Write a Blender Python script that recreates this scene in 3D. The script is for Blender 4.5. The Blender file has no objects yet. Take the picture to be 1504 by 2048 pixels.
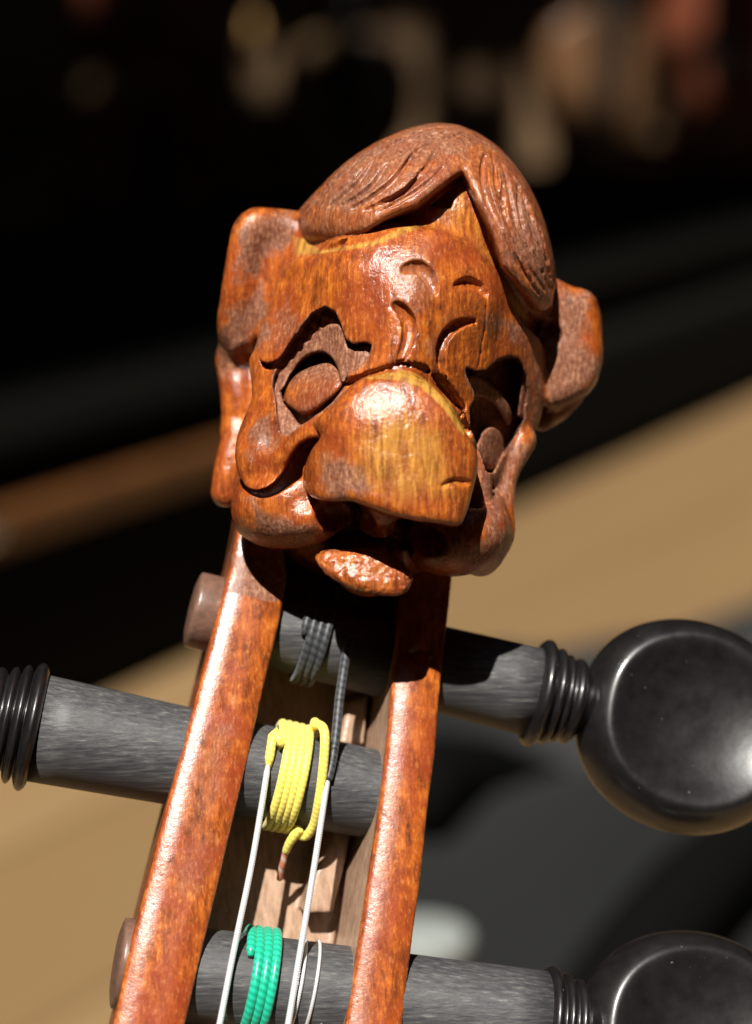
import bpy, bmesh, math, random
import numpy as np
from mathutils import Vector, Matrix

# ------------------------------------------------------------------ camera, world, sun, exposure
scene = bpy.context.scene
PITCH = math.radians(12.0)
DIST = 220.0                       # camera to fiddle head, millimetres
FPX = 4620.0                       # focal length in photograph pixels
C_R = Vector((1, 0, 0))
C_B = Vector((0, -math.cos(PITCH), math.sin(PITCH)))     # from the fiddle towards the camera
C_U = Vector((0, math.sin(PITCH), math.cos(PITCH)))
ORIGIN = Vector((0, 0, 0.27))
CAM = ORIGIN + C_B * (DIST * 0.001)
ROT = Matrix((C_R, C_U, C_B)).transposed()               # fiddle frame -> world

cam_d = bpy.data.cameras.new("camera")
cam = bpy.data.objects.new("camera", cam_d)
scene.collection.objects.link(cam)
cam.matrix_world = Matrix.Translation(CAM) @ ROT.to_4x4()
cam_d.sensor_fit = 'VERTICAL'
cam_d.sensor_height = 36.0
cam_d.lens = 36.0 * FPX / 2048.0
cam_d.clip_start = 0.01
cam_d.clip_end = 200.0
cam_d.dof.use_dof = True
cam_d.dof.focus_distance = (DIST - 6.5) * 0.001
cam_d.dof.aperture_fstop = cam_d.lens / 5.0
scene.camera = cam

LSUN = (C_R * -0.15 + C_U * 0.68 + C_B * 0.71).normalized()
sun_el = math.asin(LSUN.z)
sun_az = math.atan2(LSUN.x, LSUN.y)
world = bpy.data.worlds.new("World")
scene.world = world
world.use_nodes = True
wn = world.node_tree
bg = wn.nodes["Background"]
sky = wn.nodes.new("ShaderNodeTexSky")
sky.sky_type = 'NISHITA'
sky.sun_disc = False
sky.sun_elevation = sun_el
sky.sun_rotation = sun_az
wn.links.new(sky.outputs[0], bg.inputs[0])
bg.inputs[1].default_value = 0.05
sun_d = bpy.data.lights.new("sun", 'SUN')
sun_d.energy = 5.0
sun_d.angle = math.radians(0.5)
sun_d.color = (1.0, 0.955, 0.89)
sun = bpy.data.objects.new("sun", sun_d)
scene.collection.objects.link(sun)
sun.rotation_euler = (-LSUN).to_track_quat('-Z', 'Y').to_euler()
sun.location = (0, 0, 3)
vs = scene.view_settings
vs.view_transform = 'Standard'
vs.look = 'None'
vs.exposure = 0.75
vs.gamma = 1.0
vs.use_curve_mapping = False

# ------------------------------------------------------------------ small helpers
COL = scene.collection


def px(x, y, w=0.0):
    """photograph pixel + depth (mm towards the camera) -> millimetres in the fiddle frame"""
    s = (DIST - w) / FPX
    return np.array(((x - 752.0) * s, (1024.0 - y) * s, w))


def pxl(pts, w):
    return [tuple(px(x, y, w)[:2]) for x, y in pts]


def empty(name, parent=None):
    o = bpy.data.objects.new(name, None)
    o.empty_display_size = 0.01
    COL.objects.link(o)
    if parent:
        o.parent = parent
    return o


def mesh_obj(name, verts, faces, mat, parent=None, smooth=True, normals=None):
    me = bpy.data.meshes.new(name)
    me.from_pydata([tuple(v) for v in verts] if not isinstance(verts, np.ndarray) else verts.tolist(), [],
                   faces.tolist() if isinstance(faces, np.ndarray) else faces)
    me.update()
    if smooth:
        me.polygons.foreach_set("use_smooth", [True] * len(me.polygons))
    if normals is not None:
        me.normals_split_custom_set_from_vertices(normals.tolist())
    o = bpy.data.objects.new(name, me)
    me.materials.append(mat)
    COL.objects.link(o)
    if parent:
        o.parent = parent
    return o


def tag(o, label=None, cat=None, group=None, kind=None):
    for k, v in (("label", label), ("category", cat), ("group", group), ("kind", kind)):
        if v:
            o[k] = v
    return o


def catmull(pts, n=8, closed=False):
    p = [np.array(q, float) for q in pts]
    out = []
    m = len(p)
    segs = m if closed else m - 1
    for i in range(segs):
        if closed:
            a, b, c, d = p[(i - 1) % m], p[i], p[(i + 1) % m], p[(i + 2) % m]
        else:
            a, b, c, d = p[max(i - 1, 0)], p[i], p[i + 1], p[min(i + 2, m - 1)]
        for j in range(n):
            t = j / n
            out.append(0.5 * ((2 * b) + (c - a) * t + (2 * a - 5 * b + 4 * c - d) * t * t
                              + (3 * b - a - 3 * c + d) * t ** 3))
    if not closed:
        out.append(p[-1])
    return out


# ------------------------------------------------------------------ value noise
_rng = np.random.RandomState(7)
_LAT = _rng.rand(64, 64, 64).astype(np.float32) * 2 - 1


def vnoise(p):
    i = np.floor(p).astype(np.int64)
    f = (p - i).astype(np.float32)
    f = f * f * (3 - 2 * f)
    i0, i1 = i & 63, (i + 1) & 63
    x0, y0, z0 = i0.T
    x1, y1, z1 = i1.T
    fx, fy, fz = f.T
    L = _LAT
    a = L[x0, y0, z0] * (1 - fx) + L[x1, y0, z0] * fx
    b = L[x0, y1, z0] * (1 - fx) + L[x1, y1, z0] * fx
    c = L[x0, y0, z1] * (1 - fx) + L[x1, y0, z1] * fx
    d = L[x0, y1, z1] * (1 - fx) + L[x1, y1, z1] * fx
    return (a * (1 - fy) + b * fy) * (1 - fz) + (c * (1 - fy) + d * fy) * fz


# ------------------------------------------------------------------ solid modelling on a distance grid
class Solid:
    def __init__(s, lo, hi, h):
        s.lo, s.h = np.array(lo, float), h
        s.n = np.ceil((np.array(hi) - s.lo) / h).astype(int) + 1
        s.x, s.y, s.z = [(s.lo[a] + h * np.arange(s.n[a])).astype(np.float32) for a in range(3)]
        s.d = np.full(s.n, 10.0, np.float32)
        s.lab = np.zeros(s.n, np.int8)

    def box(s, lo, hi):
        a = np.clip(np.floor((np.array(lo) - s.lo) / s.h).astype(int), 0, s.n - 1)
        b = np.clip(np.ceil((np.array(hi) - s.lo) / s.h).astype(int) + 1, 1, s.n)
        return tuple(slice(int(a[i]), int(max(b[i], a[i] + 1))) for i in range(3))

    def grid(s, sl):
        return s.x[sl[0]][:, None, None], s.y[sl[1]][None, :, None], s.z[sl[2]][None, None, :]

    def add(s, sl, e, k, lab):
        d = s.d[sl]
        closer = e < d
        if k > 0:
            h = np.clip(0.5 + 0.5 * (d - e) / k, 0, 1)
            nd = d + (e - d) * h - k * h * (1 - h)
        else:
            nd = np.minimum(d, e)
        s.d[sl] = nd
        if lab is not None:
            l = s.lab[sl]
            l[closer] = lab
            s.lab[sl] = l

    def cut(s, sl, e, k=0.3):
        """remove the solid e (negative inside)"""
        d = s.d[sl]
        e = -e
        if k > 0:
            h = np.clip(0.5 - 0.5 * (d - e) / k, 0, 1)
            s.d[sl] = d + (e - d) * h + k * h * (1 - h)
        else:
            s.d[sl] = np.maximum(d, e)

    def ell(s, c, r, k=1.0, lab=None, roll=0.0, yaw=0.0, cut=False, pitch=0.0):
        m = max(r) + k + 1.0
        sl = s.box(np.array(c) - m, np.array(c) + m)
        X, Y, Z = s.grid(sl)
        X, Y, Z = X - c[0], Y - c[1], Z - c[2]
        R = (Matrix.Rotation(roll, 3, 'Z') @ Matrix.Rotation(yaw, 3, 'Y') @ Matrix.Rotation(pitch, 3, 'X')).transposed()
        q = [R[i][0] * X + R[i][1] * Y + R[i][2] * Z for i in range(3)]
        k0 = np.sqrt(sum((q[i] / r[i]) ** 2 for i in range(3)))
        k1 = np.sqrt(sum((q[i] / r[i] ** 2) ** 2 for i in range(3))) + 1e-6
        e = (k0 * (k0 - 1.0) / k1).astype(np.float32)
        if cut:
            s.cut(sl, e, k)
        else:
            s.add(sl, e, k, lab)

    def tube(s, pts, k=0.8, lab=None, n=5, cut=False):
        """pts: (x, y, z, r) in mm"""
        q = np.array(catmull(pts, n))
        m = q[:, 3].max() + k + 0.8
        sl = s.box(q[:, :3].min(0) - m, q[:, :3].max(0) + m)
        X, Y, Z = s.grid(sl)
        e = None
        for a, b in zip(q[:-1], q[1:]):
            ba = b[:3] - a[:3]
            L = float(ba @ ba) + 1e-9
            t = np.clip(((X - a[0]) * ba[0] + (Y - a[1]) * ba[1] + (Z - a[2]) * ba[2]) / L, 0, 1)
            dd = np.sqrt((X - a[0] - ba[0] * t) ** 2 + (Y - a[1] - ba[1] * t) ** 2 + (Z - a[2] - ba[2] * t) ** 2)
            dd = dd - (a[3] + (b[3] - a[3]) * t)
            e = dd if e is None else np.minimum(e, dd)
        e = e.astype(np.float32)
        if cut:
            s.cut(sl, e, k)
        else:
            s.add(sl, e, k, lab)

    def poly2(s, sl, pts, shear=0.0):
        """2-D signed distance of a polygon over the slice (with shear: x shifts by shear*z, full 3-D)"""
        X, Y, Z = s.grid(sl)
        if shear:
            X = X - shear * Z
            Y = Y + 0 * Z
        else:
            X, Y = X[:, :, 0], Y[:, :, 0]
        return poly_sdf(X, Y, pts)

    def prism(s, pts, top, bot=-99.0, k=0.3, ke=0.5, lab=None, cut=False, shear=0.0, margin=1.2):
        """polygon raised (or cut) between heights; top / bot: number or function(X, Y) -> height"""
        p = np.array(pts)
        m = margin + k + ke
        sh = abs(shear) * 25
        sl = s.box((p[:, 0].min() - m - sh, p[:, 1].min() - m, s.lo[2]), (p[:, 0].max() + m + sh, p[:, 1].max() + m, 1e3))
        X, Y, Z = s.grid(sl)
        d2 = s.poly2(sl, p, shear)
        if not shear:
            d2 = d2[:, :, None]
        T = top(X, Y) if callable(top) else top
        B = bot(X, Y) if callable(bot) else bot
        e = smax(d2, Z - T, ke) if not cut else smax(d2, B - Z, ke)
        if not cut:
            e = smax(e, B - Z, ke)
        e = e.astype(np.float32)
        if cut:
            s.cut(sl, e, k)
        else:
            s.add(sl, e, k, lab)

    def rail(s, pts, top, bot, crown, lab, shear, ke=0.22):
        p = np.array(pts)
        sl = s.box((p[:, 0].min() - 8, p[:, 1].min() - 2, s.lo[2]), (p[:, 0].max() + 4, p[:, 1].max() + 2, 1e3))
        X, Y, Z = s.grid(sl)
        d2 = s.poly2(sl, p, shear)
        c = np.clip(1 + d2 / 2.1, 0, 1)
        e = smax(smax(d2, Z - (top(X, Y) - crown * c ** 1.8), ke), bot(X, Y) - Z, ke)
        s.add(sl, e.astype(np.float32), 0, lab)

    def engrave(s, pts, width, depth, zlo, taper=True, n=6, ridge=False, wref=5.0, labs=None, texp=0.6):
        """groove along a polyline given in photograph pixels; bites into the front of the solid only"""
        q = np.array(catmull(pxl(pts, wref), n))
        m = width * 2 + 0.5
        sl = s.box((q[:, 0].min() - m, q[:, 1].min() - m, zlo), (q[:, 0].max() + m, q[:, 1].max() + m, 1e3))
        X, Y, Z = s.grid(sl)
        X, Y = X[:, :, 0], Y[:, :, 0]
        g = np.full(np.broadcast(X, Y).shape, 99.0, np.float32)
        tt = np.zeros_like(g)
        N = len(q) - 1
        for i in range(N):
            a, b = q[i], q[i + 1]
            ba = b - a
            t = np.clip(((X - a[0]) * ba[0] + (Y - a[1]) * ba[1]) / (ba @ ba + 1e-9), 0, 1)
            dd = np.hypot(X - a[0] - ba[0] * t, Y - a[1] - ba[1] * t)
            c = dd < g
            g = np.where(c, dd, g)
            tt = np.where(c, (i + t) / N, tt)
        w = width * (np.clip(np.sin(np.pi * np.clip(tt, 0, 1)), 0, 1) ** texp if taper else 1.0) + 1e-4
        prof = np.clip(1 - (g / w) ** 2, 0, 1)
        amp = (depth * prof)[:, :, None].astype(np.float32)
        fade = np.clip((Z - zlo) / 1.5, 0, 1)
        delta = amp * fade
        if labs is not None:
            delta = delta * np.isin(s.lab[sl], labs)
        s.d[sl] += -delta if ridge else delta

    def surf(s, x, y, w=4.0):
        """front surface point seen at photograph pixel (x, y)"""
        for _ in range(4):
            q = px(x, y, w)
            i, j = np.clip(np.round((q[:2] - s.lo[:2]) / s.h).astype(int), 0, s.n[:2] - 1)
            k = np.flatnonzero(s.d[i, j] < 0)
            if not len(k):
                return None
            k = k[-1]
            a, b = s.d[i, j, k], s.d[i, j, min(k + 1, s.n[2] - 1)]
            w = s.z[k] + s.h * (a / (a - b) if b > a else 0)
        return np.array((*px(x, y, w)[:2], w))

    def groove(s, pts, r, depth=0.0, k=0.08, n=7, ends=0.25, lift=0.0):
        """gouge cut following the front surface; pts in photograph pixels"""
        q = catmull([np.array(p, float) for p in pts], n)
        out = []
        N = len(q) - 1
        for i, p in enumerate(q):
            f = s.surf(p[0], p[1])
            if f is None:
                continue
            rr = r * (ends + (1 - ends) * max(0.0, math.sin(math.pi * i / N)) ** 0.55)
            out.append((f[0], f[1], f[2] - depth * rr / r + lift + 0.35 * (r - rr), rr))
        if len(out) > 2:
            z = np.array([o[2] for o in out])
            z[1:-1] = np.clip(z[1:-1], None, 0.5 * (z[:-2] + z[2:]) + 0.25)
            s.tube([(o[0], o[1], zz, o[3]) for o, zz in zip(out, z)], k, None, n=1, cut=True)

    def mesh(s):
        d = s.d
        sg = d < 0
        c = [sg[i:s.n[0] - 1 + i, j:s.n[1] - 1 + j, k:s.n[2] - 1 + k] for i in (0, 1) for j in (0, 1) for k in (0, 1)]
        cnt = sum(a.astype(np.int8) for a in c)
        act = (cnt > 0) & (cnt < 8)
        idx = np.argwhere(act)
        vid = np.full(act.shape, -1, np.int32)
        vid[act] = np.arange(len(idx))
        i, j, k = idx.T
        acc = np.zeros((len(idx), 3))
        num = np.zeros(len(idx))
        cs = [(a, b, e) for a in (0, 1) for b in (0, 1) for e in (0, 1)]
        val = {q: d[i + q[0], j + q[1], k + q[2]] for q in cs}
        for ax in range(3):
            for q in cs:
                if q[ax]:
                    continue
                r = list(q)
                r[ax] = 1
                va, vb = val[q], val[tuple(r)]
                x = (va < 0) != (vb < 0)
                t = np.where(x, va / np.where(x, va - vb, 1), 0)
                p = np.tile(np.array(q, float), (len(idx), 1))
                p[:, ax] += t
                acc += p * x[:, None]
                num += x
        V = (idx + acc / num[:, None]) * s.h + s.lo
        F = []
        n0, n1, n2 = s.n
        for ax in range(3):
            A = sg[:-1, 1:-1, 1:-1] if ax == 0 else (sg[1:-1, :-1, 1:-1] if ax == 1 else sg[1:-1, 1:-1, :-1])
            B = sg[1:, 1:-1, 1:-1] if ax == 0 else (sg[1:-1, 1:, 1:-1] if ax == 1 else sg[1:-1, 1:-1, 1:])
            e = np.argwhere(A != B)
            fl = A[tuple(e.T)]
            off = np.ones(3, int)
            off[ax] = 0
            e = e + off
            u, v = [(1, 2), (2, 0), (0, 1)][ax]
            def cell(du, dv):
                g = e.copy()
                g[:, u] -= du
                g[:, v] -= dv
                return vid[tuple(g.T)]
            q = np.stack([cell(1, 1), cell(0, 1), cell(0, 0), cell(1, 0)], 1)
            q[~fl] = q[~fl][:, ::-1]
            F.append(q)
        F = np.concatenate(F)
        ii = np.clip(np.round((V - s.lo) / s.h).astype(int), 0, s.n - 1)
        return V, F, s.lab[tuple(ii.T)]


def smax(a, b, k):
    if k <= 0:
        return np.maximum(a, b)
    h = np.clip(0.5 - 0.5 * (a - b) / k, 0, 1)
    return a + (b - a) * h + k * h * (1 - h)


def poly_sdf(X, Y, pts):
    p = np.array(pts, np.float32)
    shp = np.broadcast(X, Y).shape
    d = np.full(shp, 1e9, np.float32)
    ins = np.zeros(shp, bool)
    n = len(p)
    for i in range(n):
        a, b = p[i], p[(i + 1) % n]
        e = b - a
        t = np.clip(((X - a[0]) * e[0] + (Y - a[1]) * e[1]) / (e @ e + 1e-9), 0, 1)
        d = np.minimum(d, (X - a[0] - e[0] * t) ** 2 + (Y - a[1] - e[1] * t) ** 2)
        if a[1] != b[1]:
            ins ^= ((a[1] > Y) != (b[1] > Y)) & (X < (b[0] - a[0]) * (Y - a[1]) / (b[1] - a[1]) + a[0])
    d = np.sqrt(d)
    return np.where(ins, -d, d)


def vert_normals(V, F):
    a, b, c, d = [V[F[:, i]] for i in range(4)]
    fn = np.cross(c - a, d - b)
    N = np.zeros_like(V)
    for i in range(4):
        for ax in range(3):
            N[:, ax] += np.bincount(F[:, i], fn[:, ax], len(V))
    return N / (np.linalg.norm(N, axis=1, keepdims=True) + 1e-12)


def smooth_verts(V, F, it=1, lam=0.5):
    E = np.concatenate([F[:, [0, 1]], F[:, [1, 2]], F[:, [2, 3]], F[:, [3, 0]]])
    for _ in range(it):
        S = np.zeros_like(V)
        cnt = np.bincount(E[:, 0], minlength=len(V)) + np.bincount(E[:, 1], minlength=len(V)) + 1e-9
        for ax in range(3):
            S[:, ax] = np.bincount(E[:, 0], V[E[:, 1], ax], len(V)) + np.bincount(E[:, 1], V[E[:, 0], ax], len(V))
        V = V + lam * (S / cnt[:, None] - V)
    return V


def emit(V, F, L, names, mats, parent, attrs=None):
    """split one closed surface into one mesh per label (normals shared across the joins)"""
    N = vert_normals(V, F)
    fl = L[F[:, 0]]
    fl = np.maximum(fl, np.maximum(L[F[:, 1]], np.maximum(L[F[:, 2]], L[F[:, 3]])))
    out = {}
    for lab, nm in names.items():
        f = F[fl == lab]
        if not len(f):
            continue
        used, inv = np.unique(f, return_inverse=True)
        o = mesh_obj(nm, V[used] * 0.001, inv.reshape(f.shape), mats[lab], parent, True, N[used])
        for an, av in (attrs or {}).items():
            at = o.data.attributes.new(an, 'FLOAT', 'POINT')
            at.data.foreach_set("value", av[used].astype(np.float32))
        out[lab] = o
    return out


# ------------------------------------------------------------------ materials
def new_mat(name):
    m = bpy.data.materials.new(name)
    m.use_nodes = True
    nt = m.node_tree
    return m, nt, nt.nodes["Principled BSDF"]


def node(nt, typ, **kw):
    n = nt.nodes.new(typ)
    for k, v in kw.items():
        if k in n.inputs.keys():
            n.inputs[k].default_value = v
        else:
            setattr(n, k, v)
    return n


def coords(nt, scale=(1000, 1000, 1000), rot=(0, 0, 0)):
    tc = node(nt, "ShaderNodeTexCoord")
    mp = node(nt, "ShaderNodeMapping")
    mp.inputs["Scale"].default_value = scale
    mp.inputs["Rotation"].default_value = rot
    nt.links.new(tc.outputs["Object"], mp.inputs["Vector"])
    return mp.outputs["Vector"]


def noise(nt, vec, scale, detail=4.0, rough=0.55, dist=0.0):
    n = node(nt, "ShaderNodeTexNoise")
    n.inputs["Scale"].default_value = scale
    n.inputs["Detail"].default_value = detail
    n.inputs["Roughness"].default_value = rough
    n.inputs["Distortion"].default_value = dist
    nt.links.new(vec, n.inputs["Vector"])
    return n.outputs["Fac"]


def ramp(nt, fac, stops):
    r = node(nt, "ShaderNodeValToRGB")
    e = r.color_ramp.elements
    while len(e) < len(stops):
        e.new(0.5)
    for q, (p, c) in zip(e, stops):
        q.position = p
        q.color = (*c, 1) if len(c) == 3 else c
    nt.links.new(fac, r.inputs["Fac"])
    return r.outputs["Color"]


def mixc(nt, fac, a, b, mode='MIX'):
    m = node(nt, "ShaderNodeMix", data_type='RGBA', blend_type=mode)
    for sock, v in ((m.inputs[0], fac), (m.inputs[6], a), (m.inputs[7], b)):
        if isinstance(v, (int, float)):
            sock.default_value = v
        elif isinstance(v, tuple):
            sock.default_value = (*v, 1)
        else:
            nt.links.new(v, sock)
    return m.outputs[2]


def mathn(nt, op, a, b=0.0):
    m = node(nt, "ShaderNodeMath", operation=op)
    for i, v in enumerate((a, b)):
        if isinstance(v, (int, float)):
            m.inputs[i].default_value = v
        else:
            nt.links.new(v, m.inputs[i])
    return m.outputs[0]


def maprange(nt, v, a, b, c=0.0, d=1.0):
    m = node(nt, "ShaderNodeMapRange")
    nt.links.new(v, m.inputs[0])
    for i, q in enumerate((a, b, c, d)):
        m.inputs[i + 1].default_value = q
    return m.outputs[0]


def bump(nt, bsdf, h, strength, dist=0.0001, prev=None):
    b = node(nt, "ShaderNodeBump")
    b.inputs["Strength"].default_value = strength
    b.inputs["Distance"].default_value = dist
    nt.links.new(h, b.inputs["Height"])
    if prev:
        nt.links.new(prev, b.inputs["Normal"])
    nt.links.new(b.outputs["Normal"], bsdf.inputs["Normal"])
    if "Coat Normal" in bsdf.inputs:
        nt.links.new(b.outputs["Normal"], bsdf.inputs["Coat Normal"])
    return b.outputs["Normal"]


def varnish(name, grain_rot=(0, 0, 0.2), redder=0.0, worn=0.0, streak=0.5, coatr=(0.10, 0.22), coatw=0.8, bmp=0.5):
    m, nt, b = new_mat(name)
    v = coords(nt, (1000, 1000, 1000), grain_rot)
    st = coords(nt, (1900, 240, 1000), grain_rot)              # stretched along the grain
    fine = coords(nt, (5200, 1500, 3600), grain_rot)
    n_big = noise(nt, v, 0.15, 4, 0.55, 0.8)
    n_mid = noise(nt, v, 0.50, 5, 0.62, 0.5)
    n_gr = noise(nt, st, 1.0, 5, 0.7, 0.4)
    n_fine = noise(nt, fine, 0.8, 3, 0.6)
    n_crk = noise(nt, v, 2.4, 4, 0.65)
    t = mathn(nt, 'ADD', mathn(nt, 'MULTIPLY', n_gr, streak), mathn(nt, 'MULTIPLY', n_mid, 0.85 - streak))
    t = mathn(nt, 'ADD', t, mathn(nt, 'MULTIPLY', n_fine, 0.15))
    base = ramp(nt, t, [(0.36, (0.085, 0.024, 0.009)), (0.45, (0.21, 0.047, 0.010)), (0.53, (0.37, 0.086, 0.012)),
                        (0.62, (0.54, 0.160, 0.017)), (0.74, (0.64, 0.28, 0.045))])
    base = mixc(nt, mathn(nt, 'MULTIPLY', maprange(nt, n_big, 0.47, 0.60), 0.55 + 0.25 * redder), base, (0.25, 0.040, 0.012))
    # brown-purple wear with some painted light and shade, as patches of its own and where the carver's recesses were never varnished
    at = node(nt, "ShaderNodeAttribute", attribute_name="patina_shading")
    pat = mathn(nt, 'ADD', mathn(nt, 'MULTIPLY', at.outputs["Fac"], 0.70), mathn(nt, 'MULTIPLY', n_mid, 0.55))
    pat = mathn(nt, 'ADD', pat, mathn(nt, 'MULTIPLY', n_big, 0.25 + worn))
    pat = maprange(nt, pat, 0.50, 0.82)
    patc = ramp(nt, mathn(nt, 'ADD', mathn(nt, 'MULTIPLY', n_fine, 0.5), mathn(nt, 'MULTIPLY', n_crk, 0.5)),
                [(0.36, (0.095, 0.038, 0.023)), (0.50, (0.200, 0.085, 0.050)), (0.64, (0.32, 0.165, 0.105))])
    base = mixc(nt, mathn(nt, 'MULTIPLY', pat, 0.90), base, patc)
    # raw yellowish wood
    raw = node(nt, "ShaderNodeAttribute", attribute_name="raw")
    rawm = maprange(nt, mathn(nt, 'ADD', raw.outputs["Fac"], mathn(nt, 'MULTIPLY', n_gr, 0.6)), 0.55, 1.0)
    base = mixc(nt, rawm, base, ramp(nt, n_gr, [(0.35, (0.22, 0.088, 0.018)), (0.65, (0.56, 0.29, 0.050))]))
    bare = node(nt, "ShaderNodeAttribute", attribute_name="bare")
    base = mixc(nt, bare.outputs["Fac"], base, ramp(nt, n_gr, [(0.35, (0.26, 0.155, 0.100)), (0.65, (0.42, 0.28, 0.19))]))
    pore = maprange(nt, n_fine, 0.57, 0.66)
    base = mixc(nt, mathn(nt, 'MULTIPLY', pore, 0.16), base, (0.70, 0.36, 0.13))
    dark = maprange(nt, noise(nt, fine, 0.45, 5, 0.75), 0.58, 0.70)
    base = mixc(nt, mathn(nt, 'MULTIPLY', dark, 0.20), base, (0.085, 0.028, 0.014))
    nt.links.new(base, b.inputs["Base Color"])
    rough = mathn(nt, 'ADD', maprange(nt, n_crk, 0.35, 0.65, 0.30, 0.46), mathn(nt, 'MULTIPLY', pat, 0.10))
    nt.links.new(rough, b.inputs["Roughness"])
    b.inputs["Specular IOR Level"].default_value = 0.16
    nt.links.new(mathn(nt, 'MULTIPLY', mathn(nt, 'SUBTRACT', 1.0, mathn(nt, 'MULTIPLY', pat, 0.85)), coatw), b.inputs["Coat Weight"])
    nt.links.new(maprange(nt, n_mid, 0.35, 0.65, *coatr), b.inputs["Coat Roughness"])
    h = mathn(nt, 'ADD', mathn(nt, 'MULTIPLY', n_gr, 0.5), mathn(nt, 'MULTIPLY', n_fine, 0.35))
    h = mathn(nt, 'ADD', h, mathn(nt, 'MULTIPLY', n_crk, 1.1))
    bump(nt, b, h, bmp, 0.00014)
    return m


def ebony(name, polish=False, rot=(0, 0, 0), grey=0.0):
    m, nt, b = new_mat(name)
    st = coords(nt, (260, 4600, 4600), rot)
    v = coords(nt, (1000, 1000, 1000), rot)
    n1 = noise(nt, st, 0.7, 5, 0.7)
    n2 = noise(nt, v, 0.5, 3, 0.6)
    if polish:
        c = ramp(nt, n2, [(0.3, (0.006, 0.0055, 0.0055)), (0.7, (0.010, 0.009, 0.009))])
        b.inputs["Roughness"].default_value = 0.30
        nt.links.new(maprange(nt, n2, 0.3, 0.7, 0.33, 0.41), b.inputs["Roughness"])
        b.inputs["Coat Weight"].default_value = 0.3
        b.inputs["Coat Roughness"].default_value = 0.15
        spk = maprange(nt, noise(nt, v, 2.6, 2, 0.5), 0.76, 0.79)
        c = mixc(nt, mathn(nt, 'MULTIPLY', spk, 0.5), c, (0.35, 0.33, 0.30))
        nt.links.new(c, b.inputs["Base Color"])
        bump(nt, b, mathn(nt, 'ADD', mathn(nt, 'MULTIPLY', n1, 0.3), noise(nt, v, 1.5, 3)), 0.12, 0.0001)
    else:
        c = ramp(nt, n1, [(0.38, (0.030 + grey, 0.031 + grey, 0.034 + grey)), (0.56, (0.062 + grey, 0.060 + grey, 0.060 + grey)),
                          (0.66, (0.12, 0.115, 0.11)), (0.76, (0.30, 0.28, 0.25))])
        nt.links.new(c, b.inputs["Base Color"])
        nt.links.new(maprange(nt, n1, 0.3, 0.7, 0.42, 0.62), b.inputs["Roughness"])
        bump(nt, b, n1, 0.5, 0.00012)
    return m


def plain(name, col, rough=0.5, metallic=0.0, var=0.25, scale=1.0, bmp=0.0, spec=0.5, sheen=0.0):
    m, nt, b = new_mat(name)
    v = coords(nt, (1000, 1000, 1000))
    n = noise(nt, v, scale, 4, 0.6)
    lo = tuple(c * (1 - var) for c in col)
    hi = tuple(min(1, c * (1 + var)) for c in col)
    nt.links.new(ramp(nt, n, [(0.3, lo), (0.7, hi)]), b.inputs["Base Color"])
    b.inputs["Roughness"].default_value = rough
    b.inputs["Metallic"].default_value = metallic
    b.inputs["Specular IOR Level"].default_value = spec
    if sheen:
        b.inputs["Sheen Weight"].default_value = sheen
    if bmp:
        bump(nt, b, n, bmp, 0.0002)
    return m


def thread(name, col, dark, pitch=1.0, gloss=0.45, fuzz=0.15, bmp=0.35, metal=0.0):
    """silk wound round a string: a fine helical rib along the tube's own UVs"""
    m, nt, b = new_mat(name)
    uv = node(nt, "ShaderNodeUVMap")
    mp = node(nt, "ShaderNodeMapping")
    mp.inputs["Scale"].default_value = (1.0, 1.0, 1.0)
    nt.links.new(uv.outputs[0], mp.inputs[0])
    sx = node(nt, "ShaderNodeSeparateXYZ")
    nt.links.new(mp.outputs[0], sx.inputs[0])
    ph = mathn(nt, 'ADD', mathn(nt, 'MULTIPLY', sx.outputs[0], 6.28318 / pitch), mathn(nt, 'MULTIPLY', sx.outputs[1], 6.28318))
    w = mathn(nt, 'ADD', mathn(nt, 'MULTIPLY', mathn(nt, 'SINE', ph), 0.5), 0.5)
    nz = noise(nt, coords(nt), 3.0, 3, 0.6)
    w2 = mathn(nt, 'ADD', mathn(nt, 'MULTIPLY', w, 0.75), mathn(nt, 'MULTIPLY', nz, 0.4))
    nt.links.new(ramp(nt, w2, [(0.12, dark), (0.55, col), (0.98, tuple(min(1, c * 1.25) for c in col))]), b.inputs["Base Color"])
    b.inputs["Roughness"].default_value = gloss
    b.inputs["Sheen Weight"].default_value = fuzz
    b.inputs["Metallic"].default_value = metal
    bump(nt, b, w2, bmp, 0.00006)
    return m


M_HEAD = varnish("carved_maple", (0, 0, -0.15))
M_HAIR = varnish("carved_hair_maple", (0, 0, 0.55), 0.6, 0.1)
M_BOX = varnish("pegbox_maple", (0, 0, -0.22), 0.9, -0.05, 0.45, (0.22, 0.34), 0.8, 0.20)
M_EBONY = ebony("worn_ebony", False, (0, 0, -0.2), 0.006)
M_EBONYP = ebony("polished_ebony", True, (0, 0, -0.2))
M_PEGEND = plain("worn_peg_end", (0.15, 0.080, 0.055), 0.36, 0, 0.25, 1.2, 0.25)
M_STEEL = thread("wound_steel", (0.84, 0.86, 0.86), (0.60, 0.62, 0.63), 0.22, 0.3, 0.0, 0.2, 0.45)
M_YEL = thread("yellow_silk", (0.84, 0.68, 0.12), (0.72, 0.56, 0.08), 0.5, 0.5, 0.25, 0.22)
M_GRN = thread("green_silk", (0.010, 0.40, 0.24), (0.006, 0.29, 0.17), 0.6, 0.32, 0.1, 0.2)
M_BLK = thread("black_silk", (0.034, 0.037, 0.042), (0.008, 0.009, 0.010), 0.7, 0.5, 0.2)
M_COP = thread("copper_striped_end", (0.50, 0.16, 0.08), (0.62, 0.50, 0.42), 1.3)

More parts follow.
